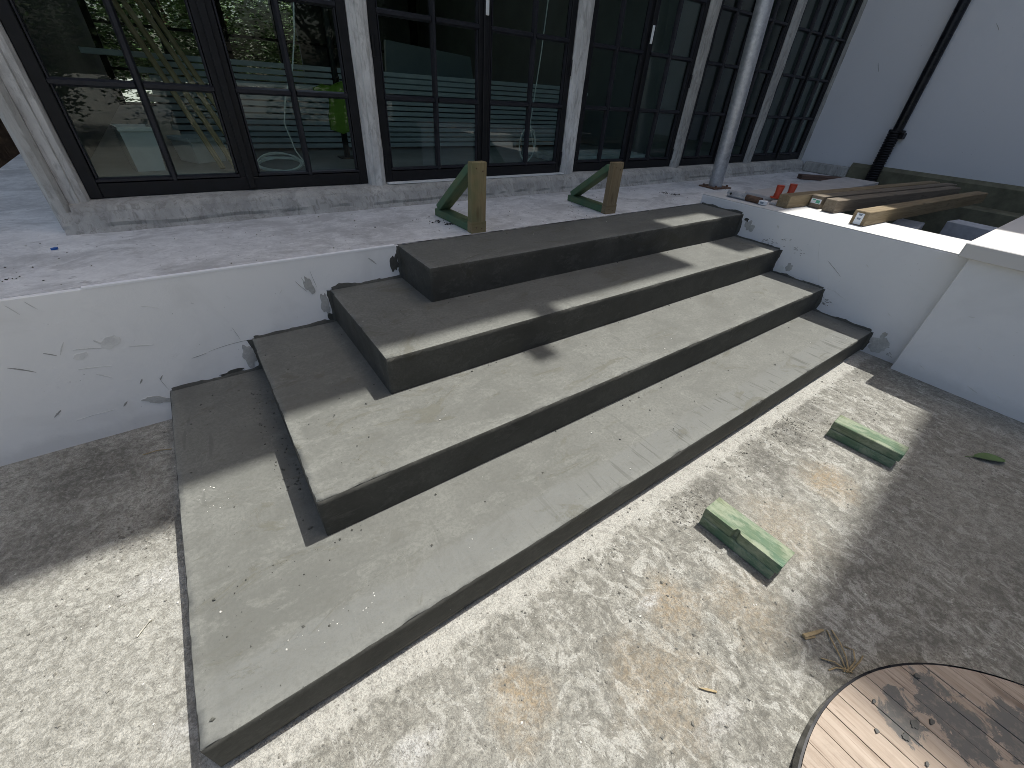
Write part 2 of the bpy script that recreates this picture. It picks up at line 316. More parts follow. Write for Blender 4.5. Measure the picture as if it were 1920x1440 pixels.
# ---------------------------------------------------------------- mesh helpers
def tag(o, label=None, cat=None, group=None, kind=None):
    if label: o['label'] = label
    if cat: o['category'] = cat
    if group: o['group'] = group
    if kind: o['kind'] = kind
    return o
def empty(name, loc=(0, 0, 0), rz=0.0):
    o = bpy.data.objects.new(name, None); COL.objects.link(o); o.location = loc; o.rotation_euler = (0, 0, rz); o.empty_display_size = 0.1
    return o
def link(name, me, mat, parent=None):
    o = bpy.data.objects.new(name, me); COL.objects.link(o)
    if mat is not None and not me.materials: me.materials.append(mat)
    if parent: o.parent = parent
    return o
def sharp(bm, ang=35):
    for f in bm.faces: f.smooth = True
    for e in bm.edges:
        if len(e.link_faces) == 2 and e.calc_face_angle(0) > R(ang): e.smooth = False
def fin(name, bm, mat, parent=None, ang=35):
    bmesh.ops.recalc_face_normals(bm, faces=bm.faces[:])
    sharp(bm, ang)
    me = bpy.data.meshes.new(name); bm.to_mesh(me); bm.free()
    return link(name, me, mat, parent)
def box_bm(x0, x1, y0, y1, z0, z1, bev=0.0, seg=1, bm=None):
    b = bmesh.new()
    v = [b.verts.new((x, y, z)) for x in (x0, x1) for y in (y0, y1) for z in (z0, z1)]
    for q in ((0, 1, 3, 2), (4, 6, 7, 5), (0, 4, 5, 1), (2, 3, 7, 6), (0, 2, 6, 4), (1, 5, 7, 3)): b.faces.new([v[i] for i in q])
    bmesh.ops.recalc_face_normals(b, faces=b.faces[:])
    if bev: bmesh.ops.bevel(b, geom=b.edges[:], offset=bev, segments=seg, affect='EDGES', profile=0.6)
    if bm is None: return b
    t = bpy.data.meshes.new('t'); b.to_mesh(t); b.free(); bm.from_mesh(t); bpy.data.meshes.remove(t)
    return bm
def box(name, x0, x1, y0, y1, z0, z1, mat, parent=None, bev=0.0):
    return fin(name, box_bm(x0, x1, y0, y1, z0, z1, bev), mat, parent)
def beam(name, p0, p1, w, h, mat, parent=None, bev=0.004, roll=0.0, rough=0.0, taper=None):
    """solid timber with its local x axis along its length, centred on the line p0-p1"""
    p0, p1 = Vector(p0), Vector(p1); d = p1 - p0; L = d.length
    bm = box_bm(0, L, -w / 2, w / 2, -h / 2, h / 2, bev)
    o = fin(name, bm, mat)
    x = d.normalized(); z = Vector((0, 0, 1)); y = z.cross(x)
    if y.length < 1e-3: y = Vector((0, 1, 0))
    y.normalize(); z = x.cross(y)
    mt = Matrix((x, y, z)).transposed().to_4x4() @ Matrix.Rotation(roll, 4, 'X'); mt.translation = p0
    if parent:
        o.parent = parent; o.matrix_local = parent.matrix_basis.inverted() @ mt
    else: o.matrix_world = mt
    return o
def tube_bm(pts, r, seg=8, bm=None, caps=True):
    bm = bm or bmesh.new(); pts = [Vector(p) for p in pts]; rings = []
    prev = None
    for i, p in enumerate(pts):
        t = (pts[min(i + 1, len(pts) - 1)] - pts[max(i - 1, 0)]).normalized()
        a = prev if prev is not None else (Vector((0, 0, 1)) if abs(t.z) < .9 else Vector((1, 0, 0)))
        a = (a - t * a.dot(t)).normalized(); prev = a; b = t.cross(a)
        rr = r[i] if isinstance(r, (list, tuple)) else r
        rings.append([bm.verts.new(p + (a * math.cos(q) + b * math.sin(q)) * rr) for q in [2 * math.pi * j / seg for j in range(seg)]])
    for i in range(len(rings) - 1):
        for j in range(seg): bm.faces.new((rings[i][j], rings[i][(j + 1) % seg], rings[i + 1][(j + 1) % seg], rings[i + 1][j]))
    if caps: bm.faces.new(rings[0][::-1]); bm.faces.new(rings[-1])
    return bm
def prism_bm(poly, z0, z1, bm=None, f=None):
    """extrude a 2-D outline; f maps (u, v, w) to xyz"""
    bm = bm or bmesh.new(); f = f or (lambda u, v, w: (u, v, w))
    a = [bm.verts.new(f(u, v, z0)) for u, v in poly]; b = [bm.verts.new(f(u, v, z1)) for u, v in poly]
    bm.faces.new(a); bm.faces.new(b); n = len(poly)
    for i in range(n): bm.faces.new((a[i], a[(i + 1) % n], b[(i + 1) % n], b[i]))
    return bm
def nz(x, y=0, z=0): return mnoise.noise(Vector((x, y, z)))
def ragged(cx, cy, rx, ry, n=22, jag=0.3, seed=0.0, rot=0.0):
    out = []
    for i in range(n):
        a = 2 * math.pi * i / n
        r = 1 + jag * nz(math.cos(a) * 1.7 + seed, math.sin(a) * 1.7, seed * 3.1) * 1.6 + jag * 0.12 * (random.random() - .5)
        u, v = rx * r * math.cos(a), ry * r * math.sin(a)
        out.append((cx + u * math.cos(rot) - v * math.sin(rot), cy + u * math.sin(rot) + v * math.cos(rot)))
    return out
def rock(bm, p, s):
    vs_ = []
    ax = [Vector((1, 0, 0)), Vector((-1, 0, 0)), Vector((0, 1, 0)), Vector((0, -1, 0)), Vector((0, 0, 1)), Vector((0, 0, -1))]
    rot = Matrix.Rotation(random.random() * 6.3, 3, 'Z') @ Matrix.Rotation(random.random() * 1.5, 3, 'X')
    for a in ax:
        q = rot @ (a * s * random.uniform(.6, 1.25)); q.z *= .62
        vs_.append(bm.verts.new(Vector(p) + q + Vector((0, 0, s * .35))))
    for q in ((0, 2, 4), (2, 1, 4), (1, 3, 4), (3, 0, 4), (2, 0, 5), (1, 2, 5), (3, 1, 5), (0, 3, 5)): bm.faces.new([vs_[i] for i in q])
def ground_sheet(x0, x1, y0, y1, z, mat, name):
    bm = bmesh.new(); bm.faces.new([bm.verts.new(p) for p in ((x0, y0, z), (x1, y0, z), (x1, y1, z), (x0, y1, z))])
    return fin(name, bm, mat)

# ---------------------------------------------------------------- ground and terrace
tag(ground_sheet(-60, 60, -60, 60, 0.0, M['ground'], 'ground'), kind='structure')
bm = box_bm(-2.4, 5.94, 0.024, 0.86, 0.0, ZT); box_bm(-0.484, 2.246, 0.003, 0.0245, 0.0, ZT - .001, bm=bm); box_bm(-2.4, -1.86, 0.8605, 9.0, 0.0, ZT - .001, bm=bm)
tag(fin('terrace_floor', bm, M['terrace']), kind='structure')
# left white retaining wall: rendered face with a thin clean strip along its top
rw = empty('retaining_wall', (-1.4, 0, 0)); tag(rw, 'low white scuffed retaining wall left of the concrete steps', 'wall')
def face_grid(name, u0, u1, v0, v1, nu, nv, f, mat, parent):
    bm = bmesh.new()
    g = [[bm.verts.new(f(u0 + (u1 - u0) * i / nu, v0 + (v1 - v0) * j / nv)) for j in range(nv + 1)] for i in range(nu + 1)]
    for i in range(nu):
        for j in range(nv): bm.faces.new((g[i][j], g[i + 1][j], g[i + 1][j + 1], g[i][j + 1]))
    o = fin(name, bm, mat, None)
    if parent: o.parent = parent; o.matrix_parent_inverse = parent.matrix_basis.inverted()
    return o
def child(o, parent):
    o.parent = parent; o.matrix_parent_inverse = parent.matrix_basis.inverted(); return o
child(box('wall_body', -2.4, X4 + .006, 0.0, 0.0235, -.02, ZT - .001, M['white_left'], None, 0.002), rw)
bm = bmesh.new()
xs = [-1.74 + i * .03 for i in range(43)]
fr_ = [(x, -.0015 + .0012 * nz(x * 9)) for x in xs if x < X4]; bk = [(x, .019 + .004 * nz(x * 6, 4)) for x in xs if x < X4]
prism_bm(fr_ + bk[::-1], ZT - .002, ZT + .005, bm)
child(fin('top_strip', bm, M['trim_white']), rw)

# ---------------------------------------------------------------- concrete steps
st = empty('concrete_steps', (0.3, -0.75, 0)); tag(st, 'fresh grey cement steps, four treads wrapping round the left corner', 'steps')
def step(x0, y0, z0, z1, k, slope=None):
    x1, y1 = XR + .008, 0.012
    cell = .022
    def axis(a, b, n_, lo_edge, hi_edge):
        v = [a + (b - a) * i / n_ for i in range(n_ + 1)]
        if lo_edge: v = [a, a + .0035] + [q for q in v if q > a + .006]
        if hi_edge: v = [q for q in v if q < b - .006] + [b - .0035, b]
        return v
    gx = axis(x0, x1, int((x1 - x0) / cell), True, False); gy = axis(y0, y1, int((y1 - y0) / cell), True, False); gz = axis(z0, z1, max(4, int((z1 - z0) / .02)), False, True)
    nx, ny, nzv = len(gx) - 1, len(gy) - 1, len(gz) - 1
    bm = bmesh.new(); vd = {}
    def V(i, j, l):
        key = (i, j, l)
        if key in vd: return vd[key]
        x, y, z = gx[i], gy[j], gz[l]
        if slope and l == 0: z += slope(x)
        top, frt, lft = l == nzv, j == 0, i == 0
        ch = lambda a, b: max(0, nz(a * 11, b, k * 3.7) - .30) * .012 + max(0, nz(a * 47, b, k) - .05) * .009 + .0014
        if l >= nzv - 1: z += .0022 * nz(x * 2.3, y * 4, k)
        if j <= 1: y += .003 * nz(x * 2.1, z * 5, k + 9)
        if i <= 1: x += .0025 * nz(y * 2.5, z * 5, k + 5)
        if top and frt: c = ch(x, 1); y += c; z -= c * .8
        if top and lft: c = ch(y, 2); x += c; z -= c * .8
        if frt and lft: c = ch(z, 3); x += c; y += c
        vd[key] = bm.verts.new((x, y, z)); return vd[key]
    for i in range(nx):
        for j in range(ny): bm.faces.new((V(i, j, nzv), V(i + 1, j, nzv), V(i + 1, j + 1, nzv), V(i, j + 1, nzv)))
    nt = len(bm.faces)
    for i in range(nx):
        for l in range(nzv): bm.faces.new((V(i, 0, l), V(i + 1, 0, l), V(i + 1, 0, l + 1), V(i, 0, l + 1)))
    for j in range(ny):
        for l in range(nzv): bm.faces.new((V(0, j, l), V(0, j, l + 1), V(0, j + 1, l + 1), V(0, j + 1, l)))
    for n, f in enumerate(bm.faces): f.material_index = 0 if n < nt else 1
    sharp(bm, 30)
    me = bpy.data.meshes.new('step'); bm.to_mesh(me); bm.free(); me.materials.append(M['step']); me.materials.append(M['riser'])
    return child(link('step', me, None), st)
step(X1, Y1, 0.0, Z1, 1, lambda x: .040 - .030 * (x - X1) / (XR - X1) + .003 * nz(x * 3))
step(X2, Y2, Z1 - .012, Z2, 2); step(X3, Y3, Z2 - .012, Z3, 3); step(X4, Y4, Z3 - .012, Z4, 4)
child(box('footing', X1 + .02, XR, Y1 + .028, -.01, -.01, .10, M['mortar']), st)
# ragged mortar squeezed out along the joints
def fillet(pts, up_, out_, hmax, seed, mat, parent, name='mortar_fillet', thin=.006):
    """strip that follows pts on a wall; up_ grows it up the wall, out_ lifts it off the wall"""
    bm = bmesh.new(); a = []; b = []; c = []
    up_, out_ = Vector(up_), Vector(out_); n = 0
    full = []
    for i in range(len(pts) - 1):
        p, q = Vector(pts[i]), Vector(pts[i + 1]); m_ = max(2, int((q - p).length / .008))
        full += [p.lerp(q, j / m_) for j in range(m_)]
    full.append(Vector(pts[-1]))
    for i, p in enumerate(full):
        h = hmax * (.22 + max(0, nz(i * .07, seed) + .25) * .9 + .35 * max(0, nz(i * .31, seed + 4))) + .002
        a.append(bm.verts.new(p + out_ * (thin * 1.6) - up_ * .001)); b.append(bm.verts.new(p + up_ * h * .6 + out_ * thin)); c.append(bm.verts.new(p + up_ * h + out_ * .0006))
    for i in range(len(full) - 1):
        bm.faces.new((a[i], a[i + 1], b[i + 1], b[i])); bm.faces.new((b[i], b[i + 1], c[i + 1], c[i]))
    return child(fin(name, bm, mat, None, 60), parent)
for k_, (xa, xb, z) in enumerate(((X1, X2, Z1), (X2, X3, Z2), (X3, X4, Z3))):
    fillet([(xa + .01, 0, z), (xb, 0, z)], (0, 0, 1), (0, -1, 0), .022, 3 + k_ * 5, M['mortar'], st)
for k_, (xa, za, zb) in enumerate(((X2, Z1, Z2), (X3, Z2, Z3), (X4, Z3, Z4))):
    fillet([(xa, 0, za), (xa, 0, zb)], (-1, 0, 0), (0, -1, 0), .026, 31 + k_ * 5, M['mortar'], st)
for k_, (ya, yb, z) in enumerate(((Y1, Y2, Z1), (Y2, Y3, Z2), (Y3, Y4, Z3), (Y4, 0.0, Z4))):
    fillet([(XR, ya + .005, z), (XR, yb, z)], (0, 0, 1), (-1, 0, 0), .020, 50 + k_ * 7, M['mortar'], st)
for k_, (ya, za, zb) in enumerate(((Y1, .01, Z1), (Y2, Z1, Z2), (Y3, Z2, Z3), (Y4, Z3, Z4))):
    fillet([(XR, ya, za), (XR, ya, zb)], (0, -1, 0), (-1, 0, 0), .026, 80 + k_ * 7, M['mortar'], st)
fillet([(X4, .004, ZT), (XR, .004, ZT)], (0, 1, 0), (0, 0, 1), .016, 111, M['mortar'], st, thin=.004)
def patch_l(cx, cz, rx, rz, mat, seed, jag=.35, rot=0, name='mortar_smear', y=0.0, parent=None, t=.0025):
    return child(fin(name, prism_bm(ragged(cx, cz, rx, rz, 44, jag * .8, seed, rot), y - t, y + .002, None, lambda u, v, w: (u, w, v)), mat), parent or st)
def patch_r(cy, cz, ry, rz, mat, seed, jag=.35, rot=0, name='mortar_smear', x=XR, parent=None, t=.0025):
    return child(fin(name, prism_bm(ragged(cy, cz, ry, rz, 44, jag * .8, seed, rot), x - t, x + .002, None, lambda u, v, w: (w, u, v)), mat), parent or st)
patch_l(X2 - .035, .235, .028, .06, M['mortar_light'], 1); patch_l(X3 - .035, .42, .022, .055, M['mortar_light'], 2)
patch_l(X4 - .028, .575, .022, .045, M['mortar'], 3, .6); patch_l(-1.40, .166, .055, .012, M['mortar'], 4, .6)
patch_l(-1.70, .118, .05, .018, M['mortar_light'], 5, .5, -.35); patch_l(-.965, .525, .018, .045, M['mortar_light'], 6, .4, .2)
patch_l(X3 - .015, .345, .02, .02, M['mortar'], 7, .6)
patch_r(-1.605, .082, .058, .055, M['mortar_light'], 11, .4); patch_r(-1.600, .150, .014, .035, M['mortar_light'], 12, .4, 0, t=.0034)
patch_r(-.455, .585, .035, .035, M['mortar_light'], 13, .6); patch_r(-.42, .63, .016, .012, M['mortar'], 14, .5, 0, t=.0036)
patch_r(-.86, .385, .022, .03, M['mortar_light'], 15, .5); patch_r(-.81, .35, .025, .03, M['whitebox'], 16, .5)

# ---------------------------------------------------------------- right low wall, pier
lw = empty('low_wall', (2.5, -.8, 0)); tag(lw, 'low white wall right of the steps with a sunlit chalky top', 'wall')
child(box('wall_body', XR, 2.76, -1.75, .0215, -.02, ZW - .006, M['white_right'], None, .003), lw)
bm = bmesh.new()
xs = [.02 - i * .03 for i in range(58)]
prism_bm([(XR + .002 + .004 * max(0, nz(y * 7, 2)), y) for y in xs] + [(2.757 + .006 * nz(y * 5), y) for y in xs[::-1]], ZW - .008, ZW, bm)
child(fin('wall_top', bm, M['white_top']), lw)
pr_ = empty('pier', (2.6, -2.2, 0)); tag(pr_, 'white pier with a pale stone cap at the right of the steps', 'pier')
child(box('pier_body', 2.155, 4.4, -3.4, -1.745, -.02, .744, M['white_right'], None, .004), pr_)
child(box('cap', 2.118, 4.45, -3.45, -1.70, .745, .822, M['cap'], None, .004), pr_)
child(box('cap_scrape', 2.42, 2.60, -1.975, -1.955, .822, .826, M['scuff_soft'], None), pr_)

# scuffs, drips and pencil lines on the walls
def scuff(wall, a, b, w, mat, parent, name='scuff_mark'):
    bm = bmesh.new(); a, b = Vector(a), Vector(b); d = b - a; n_ = max(3, int(d.length / .006)); pp = Vector((-d.y, d.x)).normalized()
    up_ = []; dn = []
    bend = random.uniform(-.03, .03) * d.length
    for i in range(n_ + 1):
        t = i / n_; c = a + d * t + pp * bend * math.sin(math.pi * t); h = w * (.25 + .75 * math.sin(math.pi * min(1, t * 1.0)) ** .7) * (.6 + .8 * abs(nz(i * .6, a.x * 9))) / 2
        up_.append(c + pp * h); dn.append(c - pp * h)
    poly = [(p.x, p.y) for p in up_] + [(p.x, p.y) for p in dn[::-1]]
    f = (lambda u, v, ww: (u, -ww, v)) if wall == 'L' else ((lambda u, v, ww: (XR - ww, u, v)) if wall == 'R' else ((lambda u, v, ww: (5.95 - ww, u, v)) if wall == 'T' else (lambda u, v, ww: (2.155 - ww, u, v))))
    prism_bm(poly, -.001, .0009, bm, f)
    return child(fin(name, bm, mat), parent)
for a, b, w, mt in (
    ((-1.79, .455), (-1.765, .425), .010, 'scuff_soft'), ((-1.86, .43), (-1.78, .415), .006, 'scuff_soft'), ((-1.90, .42), (-1.87, .47), .005, 'scuff_soft'),
    ((-1.88, .345), (-1.78, .33), .005, 'scuff_soft'), ((-1.84, .31), (-1.80, .275), .006, 'scuff_soft'), ((-1.94, .44), (-1.91, .42), .006, 'scuff'),
    ((-2.05, .41), (-1.99, .37), .006, 'scuff'), ((-1.70, .40), (-1.62, .385), .006, 'scuff_soft'), ((-1.66, .215), (-1.645, .235), .007, 'scuff'),
    ((-1.73, .22), (-1.715, .24), .008, 'scuff'), ((-1.82, .13), (-1.80, .15), .007, 'scuff'), ((-2.03, .16), (-2.0, .185), .008, 'scuff'),
    ((-1.98, .12), (-1.85, .125), .003, 'scuff_soft'), ((-1.33, .395), (-1.315, .325), .0016, 'scuff'), ((-.945, .60), (-.93, .51), .0016, 'scuff'),
    ((-1.66, .23), (-1.648, .155), .0016, 'scuff'), ((-1.45, .30), (-1.28, .315), .003, 'scuff'), ((-1.52, .285), (-1.46, .295), .003, 'scuff'),
    ((-1.10, .51), (-1.085, .53), .004, 'scuff_soft'), ((-1.02, .56), (-.98, .50), .004, 'mortar_light'), ((-.99, .575), (-.96, .49), .004, 'mortar_light'),
    ((-.66, .62), (-.62, .58), .010, 'mortar_light'), ((-1.60, .56), (-1.55, .54), .003, 'scuff_soft'), ((-1.44, .54), (-1.43, .535), .006, 'scuff_soft'),
    ((-1.95, .64), (-1.93, .60), .004, 'scuff_soft'), ((-1.90, .645), (-1.88, .61), .004, 'scuff_soft'), ((-2.0, .645), (-1.985, .60), .004, 'scuff_soft')):
    scuff('L', a, b, w, M[mt], rw)
patch_l(-1.745, .435, .035, .022, M['scuff_faint'], 21, .3, .5, 'scuff_mark', 0.0, rw, .0012); patch_l(-1.85, .40, .022, .014, M['scuff_faint'], 22, .3, .4, 'scuff_mark', 0.0, rw, .0012)
for a, b, w, mt in (
    ((-.74, .56), (-.79, .565), .012, 'scuff'), ((-.60, .545), (-.72, .515), .006, 'scuff'), ((-.74, .52), (-.92, .50), .007, 'scuff'), ((-.84, .525), (-.88, .515), .010, 'scuff'),
    ((-.78, .57), (-.87, .40), .0018, 'scuff_soft'), ((-.98, .60), (-1.12, .30), .0018, 'scuff_soft'), ((-1.08, .505), (-1.20, .43), .004, 'scuff'),
    ((-1.20, .33), (-1.31, .29), .004, 'scuff_soft'), ((-1.17, .255), (-1.25, .235), .005, 'scuff'), ((-1.19, .225), (-1.21, .215), .006, 'scuff'),
    ((-.66, .645), (-.675, .625), .014, 'scuff_soft'), ((-1.30, .55), (-1.32, .535), .006, 'scuff_soft'), ((-1.64, .69), (-1.60, .685), .004, 'scuff_soft'),
    ((-1.62, .09), (-1.66, .085), .006, 'scuff'), ((-1.69, .06), (-1.70, .04), .008, 'scuff'), ((-.62, .52), (-.66, .50), .005, 'scuff'), ((-1.14, .33), (-1.22, .325), .003, 'scuff_soft'),
    ((-.80, .345), (-1.10, .335), .0025, 'scuff_soft'), ((-1.55, .30), (-1.58, .285), .005, 'scuff_soft'), ((-1.44, .45), (-1.45, .44), .006, 'scuff_soft')):
    if mt == 'scuff' and w >= .005:
        for _ in range(9):
            t = random.random(); c = Vector(a).lerp(Vector(b), t) + Vector((random.gauss(0, .010), random.gauss(0, .006))); l = random.uniform(.006, .020); an = random.uniform(-.5, .5)
            scuff('R', c, c + Vector((math.cos(an), math.sin(an))) * l, random.uniform(.003, .007), M[mt], lw)
    else: scuff('R', a, b, w, M[mt], lw)
for a, b, w in (((-1.90, .45), (-1.93, .455), .006), ((-2.05, .30), (-2.02, .31), .005), ((-1.86, .09), (-1.90, .075), .006), ((-2.1, .08), (-2.16, .06), .008), ((-2.2, .1), (-2.25, .08), .006)):
    scuff('P', a, b, w, M['scuff_soft'], pr_)

# ---------------------------------------------------------------- white building on the right
wb = empty('white_building', (6.1, 0, 0)); tag(wb, 'tall plain white rendered building at the right', 'building')
child(box('wall', 5.95, 6.35, -1.754, 8.0, -.05, 8.45, M['white_tall']), wb)
child(box('tall_wing', 5.97, 12.0, -14.0, -1.755, -.05, 15.0, M['dim_finish']), wb)  # unseen wing behind the shadow edge; dark only to dim its reflection
child(box('plinth', 5.86, 5.949, .25, .80, ZT, .785, M['plaster'], None, .012), wb)
bm = prism_bm([(5.90, .50), (5.948, .50), (5.948, .84), (5.93, .84), (5.90, .80)], -2.6, .246, None, lambda u, v, w: (u, w, v))
child(fin('damp_membrane', bm, M['olive']), wb)
for a, b, w in (((.49, 1.88), (.44, 1.79), .008), ((-.40, 2.20), (-.455, 2.14), .006)): scuff('T', a, b, w, M['scuff'], wb)

dp = empty('downpipe', (5.87, -.06, .7)); tag(dp, 'glossy black downpipe with a ribbed sleeve on the white building', 'downpipe')
child(fin('pipe', tube_bm([(5.87, -.065, 1.15), (5.87, -.065, 8.2)], .052, 20), M['pipe']), dp)
ring = []; rad = []
for i in range(61): ring.append((5.868, -.052 + .0012 * (i - 30) / 30, .67 + i * .0092)); rad.append(.066 if i % 3 else .057)
child(fin('ribbed_sleeve', tube_bm(ring, rad, 18), M['sleeve'], None, 70), dp)
child(box('wall_clip', 5.84, 5.948, -.155, -.115, 1.15, 1.21, M['sleeve'], None, .004), dp)
child(box('clip_band', 5.82, 5.948, -.135, .005, 1.205, 1.235, M['sleeve'], None, .004), dp)

# ---------------------------------------------------------------- pit behind the low wall
tag(box('pit_floor', 2.77, 5.94, -1.74, .0, .004, .05, M['pit']), kind='structure')
tag(box('pit_ledge', 5.62, 5.897, -1.74, -.02, .05, .60, M['olive'], None, .01), kind='structure')
def cblock(x, y, z, rz, label, sx=.42, sy=.22, sz=.22):
    b = empty('aerated_block', (x, y, z), rz); tag(b, label, 'block', 'white blocks in the pit')
    fin('block_body', box_bm(-sx / 2, sx / 2, -sy / 2, sy / 2, 0, sz, .006), M['block'], b)
    fin('grip_slot', box_bm(-.05, .05, -sy / 2 - .002, -sy / 2 + .01, sz * .62, sz * .74), M['pit'], b)
    return b
cblock(4.60, -.93, .05, .15, 'white block lowest behind the long timbers in the pit'); cblock(4.58, -.92, .272, .12, 'white block on top of another behind the timbers')
cblock(5.18, -1.36, .05, 1.35, 'lower white block in the pit beside the stone cap', .42, .26, .22); cblock(5.16, -1.34, .272, 1.42, 'upper white block in the pit beside the stone cap', .42, .26, .24)

# ---------------------------------------------------------------- glazed building
gb = empty('glazed_building', (2.0, .9, ZT)); tag(gb, 'building with black steel grid windows and pale rendered pilasters', 'building')
WIN = [(-1.72, -.30, -.99, -1.345, -.655), (-.178, 1.408, .614, .236, 1.03), (1.556, 2.962, 2.254, 1.89, 2.58), (3.112, 4.44, 3.775, 3.435, 4.10), (4.60, 5.925, 5.265, 4.945, 5.60)]
ROWS = [.865, 1.27, 1.68, 2.087, 2.49, 2.80]
# plinth with a wavering trowelled face
def wavy_strip(name, x0, x1, prof, mat, amp, cell=.03):
    bm = bmesh.new(); n_ = int((x1 - x0) / cell); g = []
    for i in range(n_ + 1):
        x = x0 + (x1 - x0) * i / n_
        g.append([bm.verts.new((x, y + amp * nz(x * 3, z * 8, 2) + amp * .6 * nz(x * 14, z * 30, 5), z + amp * .6 * nz(x * 4, y * 9, 7))) for y, z in prof])
    for i in range(n_):
        for j in range(len(prof) - 1): bm.faces.new((g[i][j], g[i + 1][j], g[i + 1][j + 1], g[i][j + 1]))
    return child(fin(name, bm, mat, None, 50), gb)
wavy_strip('plinth', -1.85, 5.90, [(.775, ZT - .01), (.790, .668), (.806, .682), (.803, .700), (.818, .715), (.822, .732), (.835, .748), (.90, .752)], M['plaster'], .016)
wavy_strip('sill_render', -1.80, 5.93, [(.835, .728), (.838, .745), (.846, .762), (.862, .775), (.95, .788), (1.0, .79)], M['sill'], .010)
child(box('base_wall', -1.83, 5.94, .91, 1.02, .10, .775, M['plaster']), gb)
PIL = [(-1.84, -1.722), (-.298, -.18), (1.410, 1.554), (2.964, 3.110), (4.442, 4.598), (5.927, 5.949)]
for i, (a, b) in enumerate(PIL):
    # stepped plaster/timber pilaster, slightly uneven
    bm = bmesh.new(); zz = [.755 + j * .06 for j in range(36)]
    w_ = b - a
    prof = [(a, 1.02), (a, .925), (a + w_ * .10, .905), (a + w_ * .30, .90), (a + w_ * .34, .888), (a + w_ * .66, .888), (a + w_ * .70, .90), (a + w_ * .90, .905), (b, .925), (b, 1.02)]
    g = [[bm.verts.new((x + .004 * nz(x * 20, z * 5, i), y + .006 * nz(x * 34, z * 6, i + 3), z)) for x, y in prof] for z in zz]
    for j in range(len(zz) - 1):
        for q in range(len(prof) - 1): bm.faces.new((g[j][q], g[j][q + 1], g[j + 1][q + 1], g[j + 1][q]))
    child(fin('pilaster', bm, M['pilaster'] if i < 3 else M['plaster'], None, 30), gb)
child(box('side_wall', -1.86, -1.78, 1.021, 7.0, ZT - .01, 8.459, M['plaster']), gb)
child(box('corner_render', -1.865, -1.80, .845, 1.02, ZT - .01, 3.0, M['corner'], None, .018), gb)
# bar with a bevelled, putty-line profile
def bar(name, p0, p1, w, d, parent, mat='blackbar', tip=.45):
    (xa, za), (xb, zb) = p0, p1; bm = bmesh.new(); yf, yb = .958 - d, .958
    if abs(xa - xb) < 1e-6:
        f = lambda u, v, ww: (xa + u, v, ww); lo, hi = za, zb
    else:
        f = lambda u, v, ww: (ww, v, za + u); lo, hi = xa, xb
    prism_bm([(-w / 2, yb), (-w / 2, yb - d * .35), (-w * tip / 2, yf), (w * tip / 2, yf), (w / 2, yb - d * .35), (w / 2, yb)], lo, hi, bm, f)
    o = fin(name, bm, M[mat]); child(o, parent); return o
for wi, (xa, xb, xm, m1, m2) in enumerate(WIN):
    z0, z1 = .788, 2.88
    bm = bmesh.new(); fw = .052
    box_bm(xa, xa + fw, .930, .985, z0, z1, .003, bm=bm); box_bm(xb - fw, xb, .930, .985, z0, z1, .003, bm=bm)
    box_bm(xa + fw + .0005, xb - fw - .0005, .932, .984, z0, .855, .003, bm=bm); box_bm(xa + fw + .0005, xb - fw - .0005, .932, .984, 2.81, z1, .003, bm=bm)
    win = child(fin('window', bm, M['black']), gb)
    mb = bmesh.new(); box_bm(xm - .048, xm + .048, .934, .983, .8555, 2.809, .003, bm=mb); box_bm(xm - .017, xm + .017, .916, .9335, .80, 2.86, .003, bm=mb)
    child(fin('mullion', mb, M['black']), win)
    for (s0, s1, mv) in ((xa + fw, xm - .048, m1), (xm + .048, xb - fw, m2)):
        bar('glazing_bar', (mv, .8555), (mv, 2.809), .034, .034, win)
        for q in range(1, 5):
            bar('glazing_bar', (s0 + .0005, ROWS[q]), (mv - .0175, ROWS[q]), .034, .030, win); bar('glazing_bar', (mv + .0175, ROWS[q]), (s1 - .0005, ROWS[q]), .034, .030, win)
        bar('glazing_bead', (s0 + .0005, .866), (s1 - .0005, .866), .022, .028, win)
        for ex in (s0 + .008, s1 - .008): bar('glazing_bead', (ex, .878), (ex, 2.809), .014, .022, win)
        for q in range(5):
            for (c0, c1) in ((s0, mv), (mv, s1)):
                child(face_grid('pane', c0 + .002, c1 - .002, (ROWS[q] if q else .8555) + .001, ROWS[q + 1] - .001, 1, 1, lambda u, v: (u, .9605 + .0006 * math.sin(u * 91 + v * 57), v), M['glass'], None), win)
    if wi in (1, 2):
        for hz in (.90, 1.52, 2.2):
            for hx in (xa + .012, xb - .012):
                child(fin('hinge', tube_bm([(hx, .925, hz - .05), (hx, .925, hz + .05)], .009, 10), M['black']), win)
        child(box('handle', xm - .012, xm + .012, .905, .916, 1.74, 1.86, M['whitebox'], None, .003), win)
child(box('drip_strip', -.175, 1.42, .885, .929, .782, .790, M['whitebox']), gb)
# storey above, flat roof with eaves; a gap in the eaves over the steps' right end
child(box('upper_wall', -1.86, 5.949, .90, 1.05, 2.885, 8.459, M['upper']), gb)
ZE = 8.46
bm = box_bm(-9.0, 3.12, -.43, 2.2, ZE, ZE + .25); box_bm(3.1205, 3.21, -.33, 2.2, ZE, ZE + .25, bm=bm); box_bm(3.2105, 4.56, -.43, 2.2, ZE, ZE + .25, bm=bm)
box_bm(4.5605, 5.24, .0, 2.2, ZE, ZE + .25, bm=bm); box_bm(5.2405, 6.34, -.43, 2.2, ZE, ZE + .25, bm=bm)
